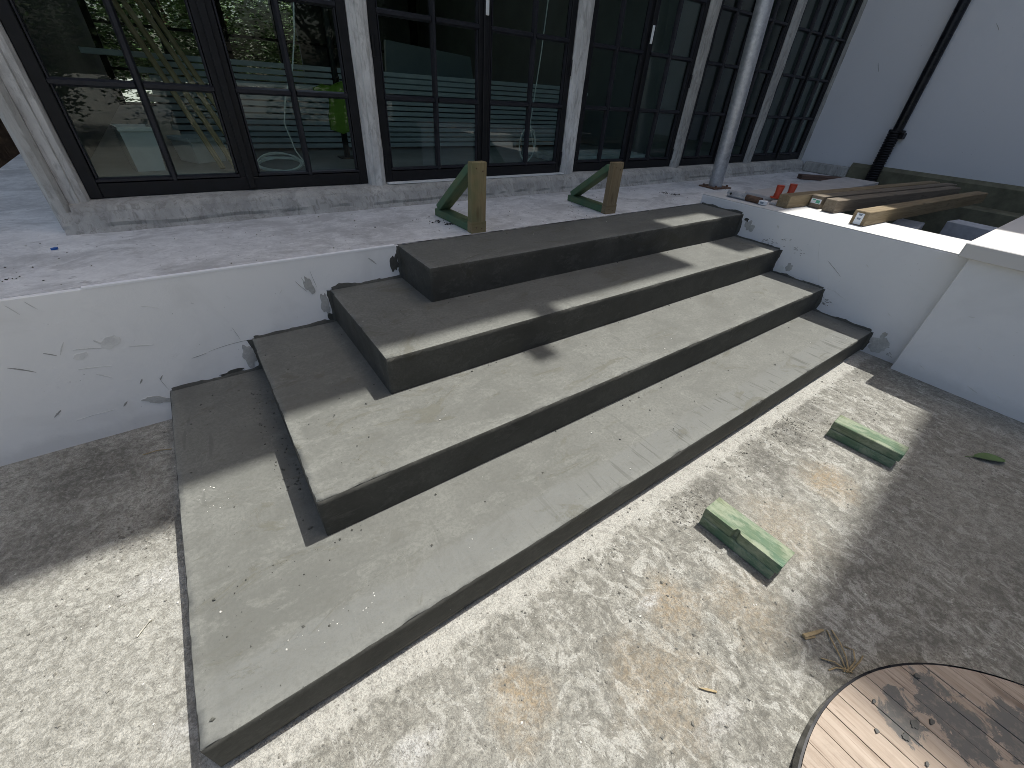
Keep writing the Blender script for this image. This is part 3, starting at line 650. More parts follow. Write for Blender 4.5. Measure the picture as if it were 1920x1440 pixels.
# roof opening added and sized to let daylight into the rooms below
box_bm(-9.0, -1.6, 2.2005, 8.0, ZE, ZE + .25, bm=bm); box_bm(5.6, 6.34, 2.2005, 8.0, ZE, ZE + .25, bm=bm); box_bm(-1.5995, 5.5995, 4.6, 8.0, ZE, ZE + .25, bm=bm)
child(fin('roof_slab', bm, M['upper']), gb)
child(box('gutter', -9.0, 4.56, -.455, -.4305, ZE + .02, ZE + .14, M['galv']), gb)
child(box('rafter_tail', 3.215, 3.315, -.65, -.456, ZE + .02, ZE + .14, M['brown']), gb)
# inside
child(box('interior_floor', -1.779, 5.949, 1.021, 7.2, .5, .84, M['floor_in']), gb)
bm = box_bm(-1.779, 5.949, 1.051, 2.9, 2.95, 3.05); box_bm(-1.779, 5.949, 4.3, 7.2, 2.95, 3.05, bm=bm); box_bm(-1.779, -.3, 2.9005, 4.2995, 2.95, 3.05, bm=bm); box_bm(.9, 2.45, 2.9005, 4.2995, 2.95, 3.05, bm=bm); box_bm(2.4505, 2.98, 2.9005, 3.10, 2.95, 3.05, bm=bm); box_bm(2.4505, 2.98, 3.55, 4.2995, 2.95, 3.05, bm=bm); box_bm(2.9805, 5.949, 2.9005, 4.2995, 2.95, 3.05, bm=bm)  # ceiling gaps: slot for the floor's sun patch, larger one added for daylight
child(fin('interior_ceiling', bm, M['wall_in']), gb)
child(box('dimming_lining', -1.779, -1.755, 1.06, 7.0, .841, 2.949, M['dim_finish']), gb)  # dark sheet added so the end wall looks dim through the glass
child(box('dimming_lining', 5.90, 5.945, 1.06, 7.0, .841, 2.949, M['wall_in']), gb)  # likewise added at the right end, over the bright white wall
child(box('dimming_partition', 3.03, 3.10, 1.06, 7.0, .841, 2.949, M['wall_in']), gb)  # added wall, set close to the glass to keep the right-hand windows dark
bm = bmesh.new()
for x in [-1.779 + .775 * i for i in range(11)]: box_bm(x, x + .10, 7.0, 7.12, .841, 2.949, bm=bm)
for z in (.841, 1.25, 1.75, 2.25, 2.75): box_bm(-1.779, 5.949, 7.03, 7.08, z, z + .035, bm=bm)
child(fin('rear_glazing_frame', bm, M['black']), gb)
child(box('rear_solid_wall', .9, 5.949, 7.13, 7.2, .841, 2.949, M['wall_in']), gb)

# ---------------------------------------------------------------- things inside, seen through the glass
bs = empty('board_stack', (.4, 2.3, .84)); tag(bs, 'long stack of grey boards lying inside behind the windows', 'boards')
z = .86
for i in range(14):
    sh = random.uniform(-.07, .07); top = i == 13
    child(box('stacked_board', -1.35 + sh + (-.28 if top else 0) + .02 * abs(9 - i), 2.7 + sh, 2.12 + random.uniform(-.025, .02), 2.48, z, z + .030, M['stackb'], None), bs); z += .0405
for i, (a, b) in enumerate((((-1.37, 2.08, 1.90), (-1.02, 1.20, .86)), ((-1.30, 2.08, 1.92), (-.955, 1.21, .86)), ((-1.24, 2.09, 1.85), (-.90, 1.20, .86)), ((-1.42, 2.09, 1.93), (-1.09, 1.22, .86)))):
    t = beam('leaning_batten', a, b, .030, .018, M['amber']); tag(t, ['amber wooden batten leaning inside the left window, second from its left', 'third amber batten leaning inside the left window', 'rightmost amber batten leaning inside the left window', 'leftmost amber batten leaning inside the left window'][i], 'batten', 'battens leaning inside')
def coil(name, c, r, turns, tail, label, flat=True):
    pts = []
    for i in range(turns * 20):
        a = i / 20 * 2 * math.pi; rr = r * (1 + .16 * nz(i * .11, r * 9)); 
        if flat: pts.append((c[0] + rr * math.cos(a), c[1] + rr * .45 * math.sin(a), c[2] + .006 + r * (.36 + .36 * math.sin(a + .5 * nz(i * .03, 8))) * (.55 + .9 * abs(nz(i * .045, 3)))))
        else: pts.append((c[0] + rr * .75 * math.cos(a), c[1] + .012 * nz(i * .2), c[2] + rr * 1.1 * math.sin(a)))
    pts += tail
    o = fin(name, tube_bm(pts, .0045, 6), M['cable'], None, 80); return tag(o, label, 'cable')
coil('cable_coil', (-.77, 1.20, .842), .135, 7, [(-.62, 1.14, .87), (-.67, 1.15, .96), (-.70, 1.15, 1.11), (-.66, 1.15, 1.25), (-.59, 1.15, 1.38), (-.54, 1.15, 1.55), (-.50, 1.15, 1.75), (-.47, 1.15, 2.2), (-.47, 1.15, 2.95)], 'white cable hanging down to a loose coil inside the left window')
coil('cable_loop', (1.235, 1.2, .97), .115, 3, [(1.25, 1.2, 1.12), (1.27, 1.2, 1.28), (1.31, 1.2, 1.6), (1.34, 1.2, 1.95), (1.35, 1.2, 2.95)], 'white cable hanging in a loop inside the second window from the left', False)
vp = [(-.378, 1.286), (-.350, 1.300), (-.329, 1.312), (-.290, 1.304), (-.258, 1.307), (-.215, 1.325), (-.178, 1.336), (-.160, 1.30), (-.153, 1.265), (-.150, 1.20), (-.160, 1.12), (-.173, 1.031), (-.205, 1.020), (-.236, 1.014), (-.275, 1.028), (-.310, 1.037), (-.300, 1.12), (-.285, 1.19), (-.277, 1.244), (-.325, 1.255), (-.375, 1.264)]
bm = prism_bm(vp, 0, .035, None, lambda u, v, w: (u, 1.575 + w + .02 * math.sin(u * 60) + .012 * math.sin(v * 41), v))
tag(fin('work_vest', bm, M['hivis'], None, 60), 'lime green work vest hanging inside the left window', 'vest')
std = empty('steel_prop', (-.2, 1.66, .84)); tag(std, 'dark steel prop behind the lime green vest inside', 'prop')
child(fin('prop_tube', tube_bm([(-.2, 1.66, .85), (-.2, 1.66, 2.949)], .022, 10), M['black']), std)
child(fin('foot_plate', box_bm(-.26, -.14, 1.60, 1.72, .841, .850), M['black']), std)
child(fin('hook', tube_bm([(-.2, 1.645, 1.335), (-.2, 1.60, 1.34), (-.2, 1.585, 1.36)], .006, 6), M['black']), std)
def tub(x, y, z, w, d, h, label, rz=.2):
    t = empty('storage_tub', (x, y, z), rz); tag(t, label, 'tub')
    bm = prism_bm([(-w * .42, -d * .42), (w * .42, -d * .42), (w * .42, d * .42), (-w * .42, d * .42)], 0, 0.001)
    bm.free(); bm = bmesh.new()
    lo_ = [bm.verts.new((sx * w * .42, sy * d * .42, 0)) for sx, sy in ((-1, -1), (1, -1), (1, 1), (-1, 1))]; hi_ = [bm.verts.new((sx * w * .5, sy * d * .5, h)) for sx, sy in ((-1, -1), (1, -1), (1, 1), (-1, 1))]
    bm.faces.new(lo_)
    for i in range(4): bm.faces.new((lo_[i], lo_[(i + 1) % 4], hi_[(i + 1) % 4], hi_[i]))
    fin('tub_body', bm, M['whitebox'], t)
    for (a, b, c, d_) in ((-w * .53, w * .53, -d * .53, -d * .50), (-w * .53, w * .53, d * .50, d * .53), (-w * .53, -w * .50, -d * .499, d * .499), (w * .50, w * .53, -d * .499, d * .499)):
        fin('rim', box_bm(a, b, c, d_, h - .015, h + .004), M['whitebox'], t)
    return t
tub(-1.46, 1.42, .84, .16, .18, .22, 'tall white plastic tub inside the left window'); tub(-1.16, 1.70, .84, .22, .22, .14, 'wide white plastic tub inside, behind the amber battens', .5)
pn = empty('plaster_sheet', (1.1, 2.9, .84)); tag(pn, 'large grey sheet panel leaning inside the second window', 'panel')
bm = prism_bm([(.60, .842), (1.75, .842), (1.66, 1.62), (.70, 1.68)], 2.80, 2.84, None, lambda u, v, w: (u, w + (v - .842) * .12, v)); child(fin('sheet', bm, M['sheet_in']), pn)
child(box('edge_batten', .62, 1.74, 2.785, 2.799, .845, .885, M['sheet_in']), pn)
ws_ = empty('sunlit_patch_sheet', (2.4, 3.2, .84)); tag(ws_, 'white sheet standing in for a patch of sunlight on the floor inside the second window', 'sheet')
child(fin('sheet', prism_bm([(1.85, 2.82), (2.6, 2.8), (3.0, 3.55), (2.2, 3.6)], .842, .850), M['whitebox']), ws_)  # pale sheet stands for the sunlit spot on the floor
for i in range(3):
    lv = tag(beam('floor_plank', (1.5, 1.25 + i * .16, .856), (2.88, 1.20 + i * .17, .856), .11, .03, M['stackb']), ['grey plank on the floor inside, nearest the third window', 'grey plank on the floor inside, middle of three', 'grey plank on the floor inside, farthest of three'][i], 'plank', 'planks on the floor inside')

# ---------------------------------------------------------------- galvanised pole
po = empty('steel_pole', (3.13, .44, ZT)); tag(po, 'leaning galvanised steel pole on a rusty base plate in front of the windows', 'pole')
child(fin('tube', tube_bm([(3.13, .44, ZT + .012), (2.37, .44, 8.459)], .066, 28), M['galv']), po)
bm = box_bm(-.13, .13, -.10, .10, 0, .012, .002); o = fin('base_plate', bm, M['rust']); o.location = (3.13, .44, ZT + .001); o.rotation_euler = (0, 0, -.12); child(o, po)
for sx in (-1, 1):
    for sy in (-1, 1): child(fin('bolt', tube_bm([(3.13 + sx * .10, .44 + sy * .07, ZT + .013), (3.13 + sx * .10, .44 + sy * .07, ZT + .03)], .010, 6), M['rust']), po)

# ---------------------------------------------------------------- triangular timber brackets
def bracket(x, y, rz, h, front, label):
    b = empty('timber_bracket', (x, y, ZT), rz); tag(b, label, 'bracket', 'triangular timber brackets')
    w = .098
    def part(name, p0, p1, ww, hh, mat):
        p0, p1 = Vector(p0), Vector(p1); d = p1 - p0; o = fin(name, box_bm(0, d.length, -ww / 2, ww / 2, -hh / 2, hh / 2, .003), mat)
        xx = d.normalized(); yy = Vector((1, 0, 0)); zz = xx.cross(yy); mt = Matrix((xx, yy, zz)).transposed().to_4x4(); mt.translation = p0; o.parent = b; o.matrix_local = mt; return o
    part('post', (0, .024, .001), (0, .024, h), w, .045, front)
    part('base_rail', (0, .048, .0225), (0, .455, .0225), w * .92, .043, M['green_wood'])
    part('brace', (0, .425, .052), (0, .062, h - .035), w * .88, .043, M['green_wood'])
    for (nx_, nz_) in ((-.02, h - .03), (.022, h - .045), (-.018, .03), (.02, .022)): fin('nail_head', tube_bm([(nx_, .0008, nz_), (nx_, -.0012, nz_)], .004, 8), M['rust'], b)
    # saw kerf band near the foot of the post
    fin('foot_band', box_bm(-w / 2 - .001, w / 2 + .001, -.0005, .046, .0, .062), front, b)
    return b
bracket(.022, .030, .03, .372, M['tan_wood'], 'greenish triangular timber bracket on the terrace, nearer the left windows')
bracket(1.168, .055, -.06, .335, M['pine'], 'triangular timber bracket with a tan front post, the farther right one')

# ---------------------------------------------------------------- timbers on the low wall
def post(p0, p1, w, mat, label, sticker=None):
    z = ZW + w / 2 + .001
    t = beam('timber_post', (p0[0], p0[1], z), (p1[0], p1[1], z), w, w, mat, None, .004); tag(t, label, 'timber', 'timber posts across the pit')
    if sticker == 'white':
        fin('sticker', box_bm(-.0015, -.0002, -.022, .024, -.040, .032), M['sticker'], t)
        for zz in (-.004, .022): fin('print', box_bm(-.0022, -.0016, -.010, .012, zz - .006, zz + .006), M['print'], t)
    if sticker == 'green':
        s_ = fin('sticker', box_bm(-.0015, -.0002, -.040, .036, -.012, .022), M['sticker'], t)
        fin('print', box_bm(-.0024, -.0016, -.032, -.002, -.008, .014), M['sticker_green'], t); fin('print', box_bm(-.0024, -.0016, .004, .026, .010, .018), M['sticker_green'], t)
    return t
post((2.425, -.555), (5.25, -.80), .09, M['pine'], 'yellow square timber nearest the red caps, its end lit by the sun')
post((2.705, -.675), (5.30, -.93), .09, M['pine_grey'], 'square timber with a green sticker on its end', 'green')
post((2.65, -.800), (5.00, -1.03), .09, M['pine_grey'], 'grey brown square timber, third from the windows')
post((2.405, -1.088), (4.90, -1.25), .092, M['pine'], 'square timber with a white sticker, closest to the stone cap', 'white')
t = beam('flat_board', (2.60, -.315, ZW + .016), (4.92, -.245, ZW + .016), .33, .028, M['board']); tag(t, 'wide grey white board lying beside the timbers', 'board')
t = beam('brown_board', (4.95, .42, ZT + .028), (5.35, .12, ZT + .028), .10, .05, M['brown']); tag(t, 'short dark brown board on the terrace beside the white building', 'board')
t = tag(beam('wood_offcut', (2.44, -.49, ZW + .012), (2.56, -.455, ZW + .012), .07, .02, M['board']), 'small pale wood offcut against the yellow timber', 'offcut')
def redcap(x, y, label, tilt):
    c_ = empty('red_cap', (x, y, ZW + .031), tilt); tag(c_, label, 'cap', 'red plastic caps')
    n_ = 20; fl = [(.048 * math.cos(2 * math.pi * i / n_), .048 * math.sin(2 * math.pi * i / n_)) for i in range(n_)]
    fin('flange', prism_bm(fl, 0, .006), M['red'], c_)
    fin('cup', tube_bm([(0, 0, .006), (0, 0, .030), (0, 0, .034), (.002, 0, .085), (.002, 0, .09)], [.028, .0265, .024, .029, .026], 20), M['red'], c_, 40)
    fin('lip', tube_bm([(.002, 0, .0905), (.002, 0, .094)], [.030, .030], 20), M['red'], c_)
    return c_
redcap(2.60, -.42, 'left one of the two red plastic caps by the timbers', .1); redcap(2.80, -.43, 'right one of the two red plastic caps by the timbers', .5)
pt = empty('tube_fitting', (2.37, -.15, ZW)); tag(pt, 'grey steel tube fitting with a white label on the wall top', 'tube')
child(fin('tube', tube_bm([(2.378, -.13, ZW + .027), (2.368, -.295, ZW + .027)], .026, 18), M['galv']), pt)
child(fin('inner_tube', tube_bm([(2.368, -.2955, ZW + .025), (2.360, -.42, ZW + .025)], .023, 18), M['rust']), pt)
for yy in (-.165, -.27): child(fin('hole', tube_bm([(2.352, yy, ZW + .0305), (2.346, yy, ZW + .0305)], .009, 10), M['dirt']), pt)
child(box('label_tag', 2.325, 2.36, -.475, -.4205, ZW + .004, ZW + .034, M['sticker'], None, .003), pt)
child(box('tag_print', 2.3235, 2.3245, -.462, -.435, ZW + .012, ZW + .026, M['print']), pt)

# ---------------------------------------------------------------- green timber blocks on the slab
def gblock(x, y, rz, label, notch):
    b = empty('green_block', (x, y, 0), rz); tag(b, label, 'timber block', 'green timber blocks on the slab')
    L = .29
    def pc(name, y0, y1, x0, x1, z0, z1, nt):
        poly = [(x0, y0), (x1, y0), (x1, y1), (x0, y1)]
        if nt: poly = [(x0, y0), (x1, y0), (x1, y1), (x0, y1), (x0, .030), (x0 + .006, .026), (x0 + .016, .024), (x0 + .017, .012), (x0 + .005, .006), (x0 + .001, -.004)]
        bm = prism_bm(poly, z0, z1)
        if not nt: bmesh.ops.bevel(bm, geom=bm.edges[:], offset=.003, segments=1, affect='EDGES')
        o = fin(name, bm, M['green_wood2'])
        # turn the grain: local x runs along the block
        o.data.transform(Matrix.Rotation(math.pi / 2, 4, 'Z')); o.rotation_euler = (0, 0, -math.pi / 2); o.parent = b; return o
    pc('lower_piece', -L / 2 + .004, L / 2 - .002, -.050, .042, .001, .045, False)
    pc('upper_piece', -L / 2 - .004, L / 2, -.046, .050, .0465, .0905, notch)
    return b
gblock(.012, -1.898, .02, 'green treated timber block with a broken notch, nearest the camera', True)
gblock(1.072, -1.944, .05, 'intact green treated timber block, farther right on the slab', False)

# ---------------------------------------------------------------- cable drum flange
df = empty('drum_flange', (-.335, -3.005, 0)); tag(df, 'round wooden cable drum flange with grey mortar splashes, lying on the slab', 'drum flange')
rr = .69; n_ = 23
for i in range(n_):
    xa = -rr + i * (2 * rr / n_) + .0012; xb = -rr + (i + 1) * (2 * rr / n_) - .0012
    poly = []
    for s_ in range(9):
        x = xa + (xb - xa) * s_ / 8; poly.append((x, math.sqrt(max(1e-5, (rr - .004) ** 2 - min(x * x, (rr - .005) ** 2)))))
    poly = poly + [(x, -y) for x, y in poly[::-1]]
    h = .048 + random.uniform(-.0015, .0015)
    bm = prism_bm(poly, .012, h); o = fin('plank', bm, M['drum'])
    off = Vector((random.uniform(-3, 3), 0, 0)); o.data.transform(Matrix.Rotation(math.pi / 2, 4, 'Z')); o.data.transform(Matrix.Translation(off))
    o.parent = df; o.matrix_local = Matrix.Rotation(-math.pi / 2, 4, 'Z') @ Matrix.Translation(-off)
bm = bmesh.new(); N_ = 96; ring_ = []
for i in range(N_):
    a = 2 * math.pi * i / N_; ring_.append([bm.verts.new((q * math.cos(a), q * math.sin(a), zz)) for q, zz in ((rr - .003, .001), (rr + .0025, .001), (rr + .0025, .046), (rr - .003, .046))])
for i in range(N_):
    for j in range(4): bm.faces.new((ring_[i][j], ring_[(i + 1) % N_][j], ring_[(i + 1) % N_][(j + 1) % 4], ring_[i][(j + 1) % 4]))
fin('rim_hoop', bm, M['pipe'], df)
# dried mortar stains: coloured in drum space so that they run across the planks
dm = M['drum']; dt = dm.node_tree; db = dt.nodes['Principled BSDF']
src = db.inputs['Base Color'].links[0].from_socket
tc2 = dt.nodes.new('ShaderNodeTexCoord'); tc2.object = df
class K2(MB):
    def __init__(s): s.m = dm; s.t = dt; s.b = db; s.c = {}; s.tc = tc2.outputs['Object']
k = K2(); x = k.xyz(); wob = k.math('MULTIPLY', k.math('SUBTRACT', k.noise(15, 8, 0.74, 0.6), 0.5), 3.0); fl_ = k.noise(50, 5, 0.75)
tot = None
for (px, py, r) in ((-.16, -2.455, .06), (-.02, -2.525, .10), (-.01, -2.475, .06), (.065, -2.63, .09), (-.08, -2.56, .06), (-.12, -2.42, .03), (-.06, -2.60, .05)):
    dx = k.math('DIVIDE', k.math('SUBTRACT', x[0], px + .335), r); dy = k.math('DIVIDE', k.math('SUBTRACT', x[1], py + 3.005), r)
    d = k.rng(k.math('ADD', k.math('SQRT', k.math('ADD', k.math('MULTIPLY', dx, dx), k.math('MULTIPLY', dy, dy))), wob), 0.66, 0.80, 1, 0)
    tot = d if tot is None else k.math('MAXIMUM', tot, d)
k.put(db.inputs['Base Color'], k.mix(k.math('MULTIPLY', tot, k.rng(fl_, 0.3, 0.5, 0.55, 0.95)), src, (0.135, 0.135, 0.127)))
for i, (x_, y_, a, b, sd) in enumerate(((-.20, -2.47, .010, .007, 5), (-.145, -2.475, .014, .008, 6), (-.25, -2.42, .005, .004, 8), (-.22, -2.52, .006, .004, 9), (-.27, -2.60, .016, .010, 11), (-.30, -2.48, .004, .003, 12), (-.18, -2.39, .005, .004, 13), (-.24, -2.56, .005, .004, 16), (-.10, -2.50, .007, .005, 14), (.0, -2.44, .008, .006, 15))):
    fin('mortar_splash', prism_bm(ragged(x_ + .335, y_ + 3.005, a, b, 20, .40, sd * 2.3), .0475, .0515 + i * .0003), M['mortar_light'] if i == 4 else M['splash'], df)

# ---------------------------------------------------------------- small litter
def strand(name, pts, r, mat, label, cat, seg=6): return tag(fin(name, tube_bm(pts, r, seg), M[mat], None, 80), label, cat)
strand('nail', [(-1.813, -1.069, .004), (-1.785, -1.037, .004), (-1.784, -1.036, .004), (-1.781, -1.033, .004)], [.002, .0025, .005, .005], 'nail', 'pale nail lying on the slab left of the lowest step', 'nail')
tag(fin('wood_sliver', prism_bm([(-.538, -2.090), (-.520, -2.103), (-.500, -2.126), (-.504, -2.128), (-.524, -2.108)], .002, .007), M['straw']), 'yellow wood sliver on the slab in front of the steps', 'sliver')
bo = empty('bamboo_piece', (-.09, -2.21, 0)); tag(bo, 'short split bamboo piece on the slab near the drum flange', 'stick')
child(fin('stick', tube_bm([(-.132, -2.200, .008), (-.112, -2.209, .009), (-.085, -2.219, .009), (-.057, -2.228, .007)], [.007, .007, .006, .004], 7), M['straw']), bo)
child(fin('split_end', tube_bm([(-.134, -2.206, .005), (-.118, -2.214, .006), (-.10, -2.222, .004)], .004, 6), M['straw']), bo)
sw = empty('dry_stalk', (-.1, -2.28, 0)); tag(sw, 'tangle of dry brown stalks beside the drum flange', 'stalks')
for pts in ([(-.045, -2.236, .004), (-.075, -2.265, .010), (-.10, -2.30, .006), (-.125, -2.325, .004)], [(-.03, -2.245, .004), (-.055, -2.275, .012), (-.085, -2.305, .010), (-.12, -2.328, .004)], [(-.05, -2.29, .004), (-.04, -2.31, .008), (-.075, -2.325, .012), (-.105, -2.325, .006), (-.13, -2.318, .004)], [(-.15, -2.262, .004), (-.13, -2.29, .010), (-.122, -2.318, .006), (-.11, -2.335, .004)], [(-.165, -2.29, .003), (-.14, -2.30, .008), (-.115, -2.325, .004)], [(-.03, -2.335, .003), (-.06, -2.335, .006), (-.11, -2.33, .004)]):
    child(fin('stalk', tube_bm(pts, .0022, 5), M['straw'], None, 80), sw)
bm = bmesh.new(); g = []
for i in range(9):
    t = i / 8; w = .024 * math.sin(math.pi * (t * .9 + .05)) ** .8
    g.append([bm.verts.new((1.50 + .10 * t + s_ * w * .7, -2.30 - .10 * t + s_ * w, .006 + .006 * abs(s_) + .010 * math.sin(t * 3))) for s_ in (-1, 0, 1)])
for i in range(8):
    for j in range(2): bm.faces.new((g[i][j], g[i + 1][j], g[i + 1][j + 1], g[i][j + 1]))
lf = tag(fin('fallen_leaf', bm, M['leaf'], None, 80), 'dull green fallen leaf on the shaded slab at the right', 'leaf'); fin('leaf_stem', tube_bm([(1.50, -2.30, .006), (1.47, -2.275, .004)], .002, 5), M['leaf'], lf)
tag(fin('plastic_scrap', prism_bm(ragged(-1.871, .567, .014, .010, 9, .5, 4), ZT + .001, ZT + .008), M['blue']), 'small blue plastic scrap on the terrace at the left', 'scrap')
def twig(p, q, label): strand('twig', [(*p, .004), ((p[0] + q[0]) / 2, (p[1] + q[1]) / 2 + .004, .009), (*q, .004)], .0022, 'straw', label, 'twig')
twig((-1.80, -.215), (-1.70, -.235), 'thin dry twig on the shaded slab below the retaining wall')

def clump(name, spots, label, mat, smin, smax, z):
    bm = bmesh.new()
    for (x, y, r, n_) in spots:
        for _ in range(n_):
            a = random.random() * 6.283; d = r * abs(random.gauss(0, .5)); rock(bm, (x + d * math.cos(a), y + d * math.sin(a) * .8, z), random.uniform(smin, smax) * random.uniform(.5, 1))
    o = fin(name, bm, M[mat]); tag(o, label, 'debris', kind='stuff'); return o
clump('dirt_clump', [(-.089, .347, .06, 26), (-.045, .262, .05, 34)], 'black dirt crumbs on the terrace beside the left bracket', 'dirt', .003, .011, ZT)
clump('dirt_clump', [(2.333, .346, .05, 24), (2.288, .433, .07, 20)], 'black dirt crumbs on the terrace near the steel pole', 'dirt', .003, .011, ZT)
clump('dirt_clump', [(1.12, .30, .10, 14), (-1.969, .218, .03, 10), (.95, .06, .2, 14)], 'scattered dark crumbs along the terrace edge', 'dirt', .002, .007, ZT)
def scatter(name, zones, label, mat, smin, smax, z):
    bm = bmesh.new()
    for (x0, x1, y0, y1, n_) in zones:
        for _ in range(n_):
            s_ = smin + (smax - smin) * random.random() ** 3
            rock(bm, (random.uniform(x0, x1), random.uniform(y0, y1), z), s_)
    o = fin(name, bm, M[mat]); return tag(o, label, 'debris', kind='stuff')
scatter('slab_grit', [(-2.3, -1.66, -1.0, -.05, 260), (-1.95, -1.67, -.75, -.5, 420), (-2.1, -1.66, -1.6, -.8, 90), (-1.6, 2.0, -1.72, -1.55, 330), (-.6, 1.6, -2.3, -1.6, 800), (.3, 1.2, -1.85, -1.6, 200), (-.12, .12, -1.76, -1.64, 260), (.75, 1.0, -1.74, -1.60, 240), (1.3, 2.1, -2.5, -1.6, 200), (-1.5, -.2, -2.2, -1.6, 260)], 'grey grit scattered over the rough slab', 'crumb', .0012, .0065, 0.0)
scatter('slab_chips', [(-2.2, 1.8, -2.3, -1.6, 140), (-2.2, -1.66, -1.5, -.1, 60)], 'pale chips scattered over the rough slab', 'chip', .0015, .006, 0.0)
bmz = ((X1 + .02, XR - .05, Y1 + .02, Y2 - .02, Z1), (X2 + .02, XR - .05, Y2 + .02, Y3 - .02, Z2), (X3 + .02, XR - .05, Y3 + .02, Y4 - .02, Z3), (X4 + .02, XR - .05, Y4 + .02, -.02, Z4))
for i, (a, b, c, d, z) in enumerate(bmz):
    scatter('step_crumbs', [(a, b, c, d, (46, 24, 18, 10)[i]), (a, b, d - .02, d + .015, (70, 50, 40, 0)[i])] + ([(X1 + .02, X2 - .01, Y1 + .1, -.03, 60), (X2 - .09, X2 - .01, -.9, -.2, 130)] if i == 0 else [(X2 + .02, X3 - .01, Y2 + .1, -.03, 34)] if i == 1 else []),
            'dark mortar crumbs on the %s step' % ('lowest', 'second', 'third', 'top')[i], 'mortar', .0014, .006, z)
    scatter('step_chips', [(a, b, c, d, (30, 16, 10, 3)[i])] + ([(-1.60, -1.5, -.85, -.72, 14), (-1.45, -1.2, -1.46, -1.40, 22)] if i == 0 else []), 'white chips lying on the %s step' % ('lowest', 'second', 'third', 'top')[i], 'chip', .0012, .0045, z)
scatter('terrace_grit', [(-2.2, 2.2, .05, .75, 260), (2.3, 4.5, .1, .75, 50), (-2.3, -1.9, .8, 2.5, 20)], 'fine grit and flakes scattered on the terrace', 'crumb', .0015, .006, ZT)
scatter('terrace_flakes', [(-2.0, 2.2, .05, .75, 60), (2.5, 4.0, .2, .7, 16)], 'white flakes scattered on the terrace', 'chip', .0015, .006, ZT)

# ---------------------------------------------------------------- planting: palm at the far left, trees behind the building, unseen ones added for darker reflections
def leaf_crown(name, n_, rx, ry, rz, ls, mat, seed):
    rnd = random.Random(seed); vs_ = []; fs = []
    cl = [(Vector((rnd.gauss(0, .5), rnd.gauss(0, .5), rnd.gauss(0, .5))), rnd.uniform(.18, .42)) for _ in range(34)]
    for i in range(n_):
        c, r = cl[rnd.randrange(len(cl))]
        p = c + Vector((rnd.gauss(0, 1), rnd.gauss(0, 1), rnd.gauss(0, 1))) * r * .55
        p = Vector((p.x * rx, p.y * ry, p.z * rz))
        q = Matrix.Rotation(rnd.random() * 6.28, 3, 'Z') @ Matrix.Rotation(rnd.uniform(-1.2, 1.2), 3, 'X')
        s_ = ls * rnd.uniform(.6, 1.3); b = len(vs_)
        for u, v in ((-.5, 0), (0, -.22), (.5, 0), (0, .22)): vs_.append(p + q @ Vector((u * s_, v * s_, .08 * s_ * abs(u))))
        fs.append((b, b + 1, b + 2, b + 3))
    me = bpy.data.meshes.new(name); me.from_pydata(vs_, [], fs); me.materials.append(mat); return me
CR = [leaf_crown('crown', 24000, 1.9, 1.6, 2.0, .11, M['leaf2'], s_) for s_ in (1, 2)]
def trunk_bm(h, r, seed):
    pts = [(.10 * nz(i * .5, seed), .10 * nz(i * .5, seed + 4), h * i / 8) for i in range(9)]; bm = tube_bm(pts, [r * (1 - .6 * i / 8) for i in range(9)], 10)
    for q in range(5):
        a = q * 1.26 + seed; b = Vector(pts[5 + q % 3]); tube_bm([b, b + Vector((math.cos(a) * .5, math.sin(a) * .5, .5)), b + Vector((math.cos(a) * 1.0, math.sin(a) * 1.0, 1.2))], [r * .4, r * .28, r * .12], 7, bm)
    return bm
def tree(x, y, h, sc, v, label, group):
    t = empty('leafy_tree', (x, y, 0)); tag(t, label, 'tree', group)
    fin('trunk', trunk_bm(h, .14, x), M['bark'], t, 60)
    c_ = bpy.data.objects.new('crown', CR[v]); COL.objects.link(c_); c_.parent = t; c_.location = (0, 0, h + .3); c_.scale = sc; c_.rotation_euler = (0, 0, x * 1.7)
    return t
for i, (x, y, lb) in enumerate(((-2.6, 10.0, 'green tree seen through the left window, leftmost'), (-.6, 9.8, 'green tree seen through the left window, middle of three'), (1.6, 10.2, 'green tree seen through the left window, rightmost'))):
    tree(x, y, 1.6, (1, .8, .9), i % 2, lb, 'trees behind the glazed building')
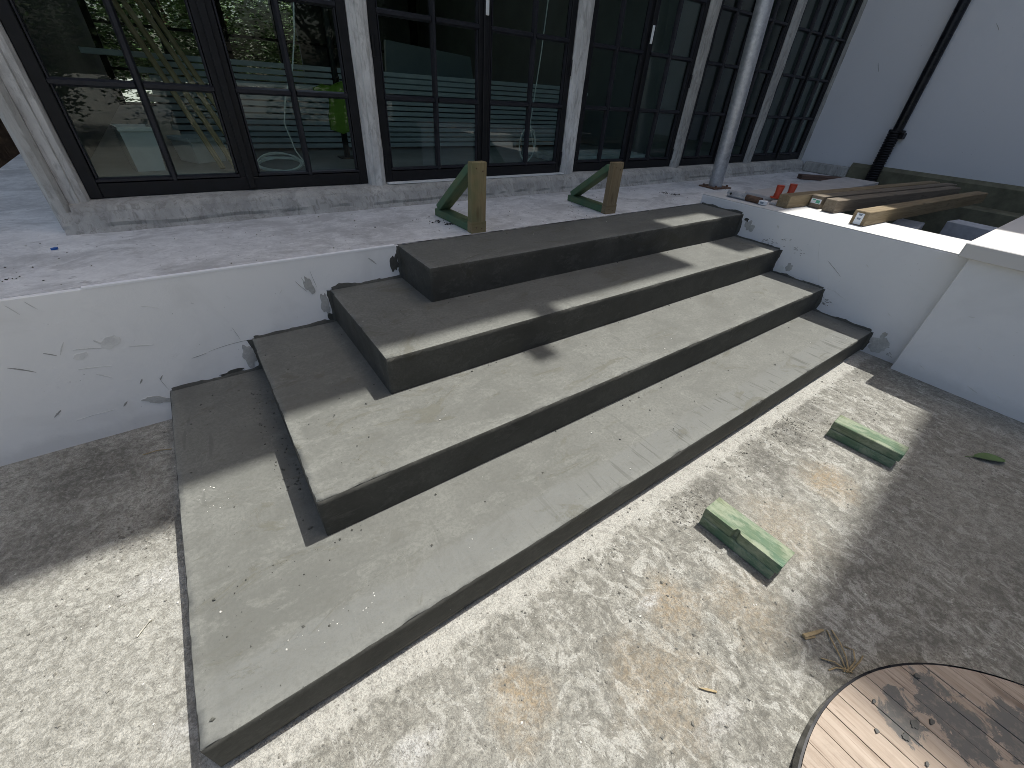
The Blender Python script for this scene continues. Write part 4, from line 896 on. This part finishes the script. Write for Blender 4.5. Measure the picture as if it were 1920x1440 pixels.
for i, x in enumerate((-7.5, -4.3, -1.0, 2.4, 5.6)):  # unseen row behind the camera, added so the glass reflects something dark
    tree(x, -9.5 + .6 * (i % 2), 2.3, (1.15, .9, 1.25), i % 2, ('leftmost', 'second', 'middle', 'fourth', 'rightmost')[i] + ' unseen leafy tree added to darken the window reflections', 'trees added for the window reflections')
pm = empty('palm_tree', (-2.76, 4.4, 0)); tag(pm, 'shaggy brown palm trunk behind the terrace at the far left', 'palm')
bm = tube_bm([(0, 0, 0), (.03, 0, 1.0), (.06, 0, 2.2), (.05, 0, 3.6)], [.30, .27, .25, .24], 16)
fin('trunk', bm, M['bark'], pm, 60)
bm = bmesh.new(); rnd = random.Random(3)
for i in range(1500):
    a = rnd.random() * 6.283; z = rnd.uniform(.1, 3.5); r = .27; l = rnd.uniform(.12, .30)
    p = Vector((math.cos(a) * r + .02 * z, math.sin(a) * r, z)); q = p + Vector((math.cos(a) * .10 * rnd.random(), math.sin(a) * .10 * rnd.random(), -l)); tdir = Vector((-math.sin(a), math.cos(a), 0)) * rnd.uniform(.004, .010)
    bm.faces.new([bm.verts.new(v) for v in (p - tdir, p + tdir, q + tdir * .4, q - tdir * .4)])
fin('husk_fibres', bm, M['bark'], pm)
for i in range(11):
    a = i * .571; bm = bmesh.new(); g = []
    for j in range(9):
        t = j / 8; rr_ = 1.9 * t; g.append(Vector((math.cos(a) * rr_, math.sin(a) * rr_, 3.6 + .9 * math.sin(t * 2.3) - 1.0 * t * t)))
    tube_bm(g, [.02 * (1 - .8 * j / 8) for j in range(9)], 5, bm)
    for j in range(1, 9):
        for s_ in (-1, 1):
            for e in range(3):
                b = g[j - 1].lerp(g[j], e / 3); l = .45 * math.sin(math.pi * min(.95, (j + e / 3) / 9)); d = Vector((-math.sin(a) * s_, math.cos(a) * s_, -.35)).normalized() * l + Vector((math.cos(a), math.sin(a), 0)) * .15; w_ = Vector((math.cos(a), math.sin(a), 0)) * .018
                bm.faces.new([bm.verts.new(v) for v in (b - w_, b + w_, b + d)])
    fin('frond', bm, M['leaf'], pm, 80)
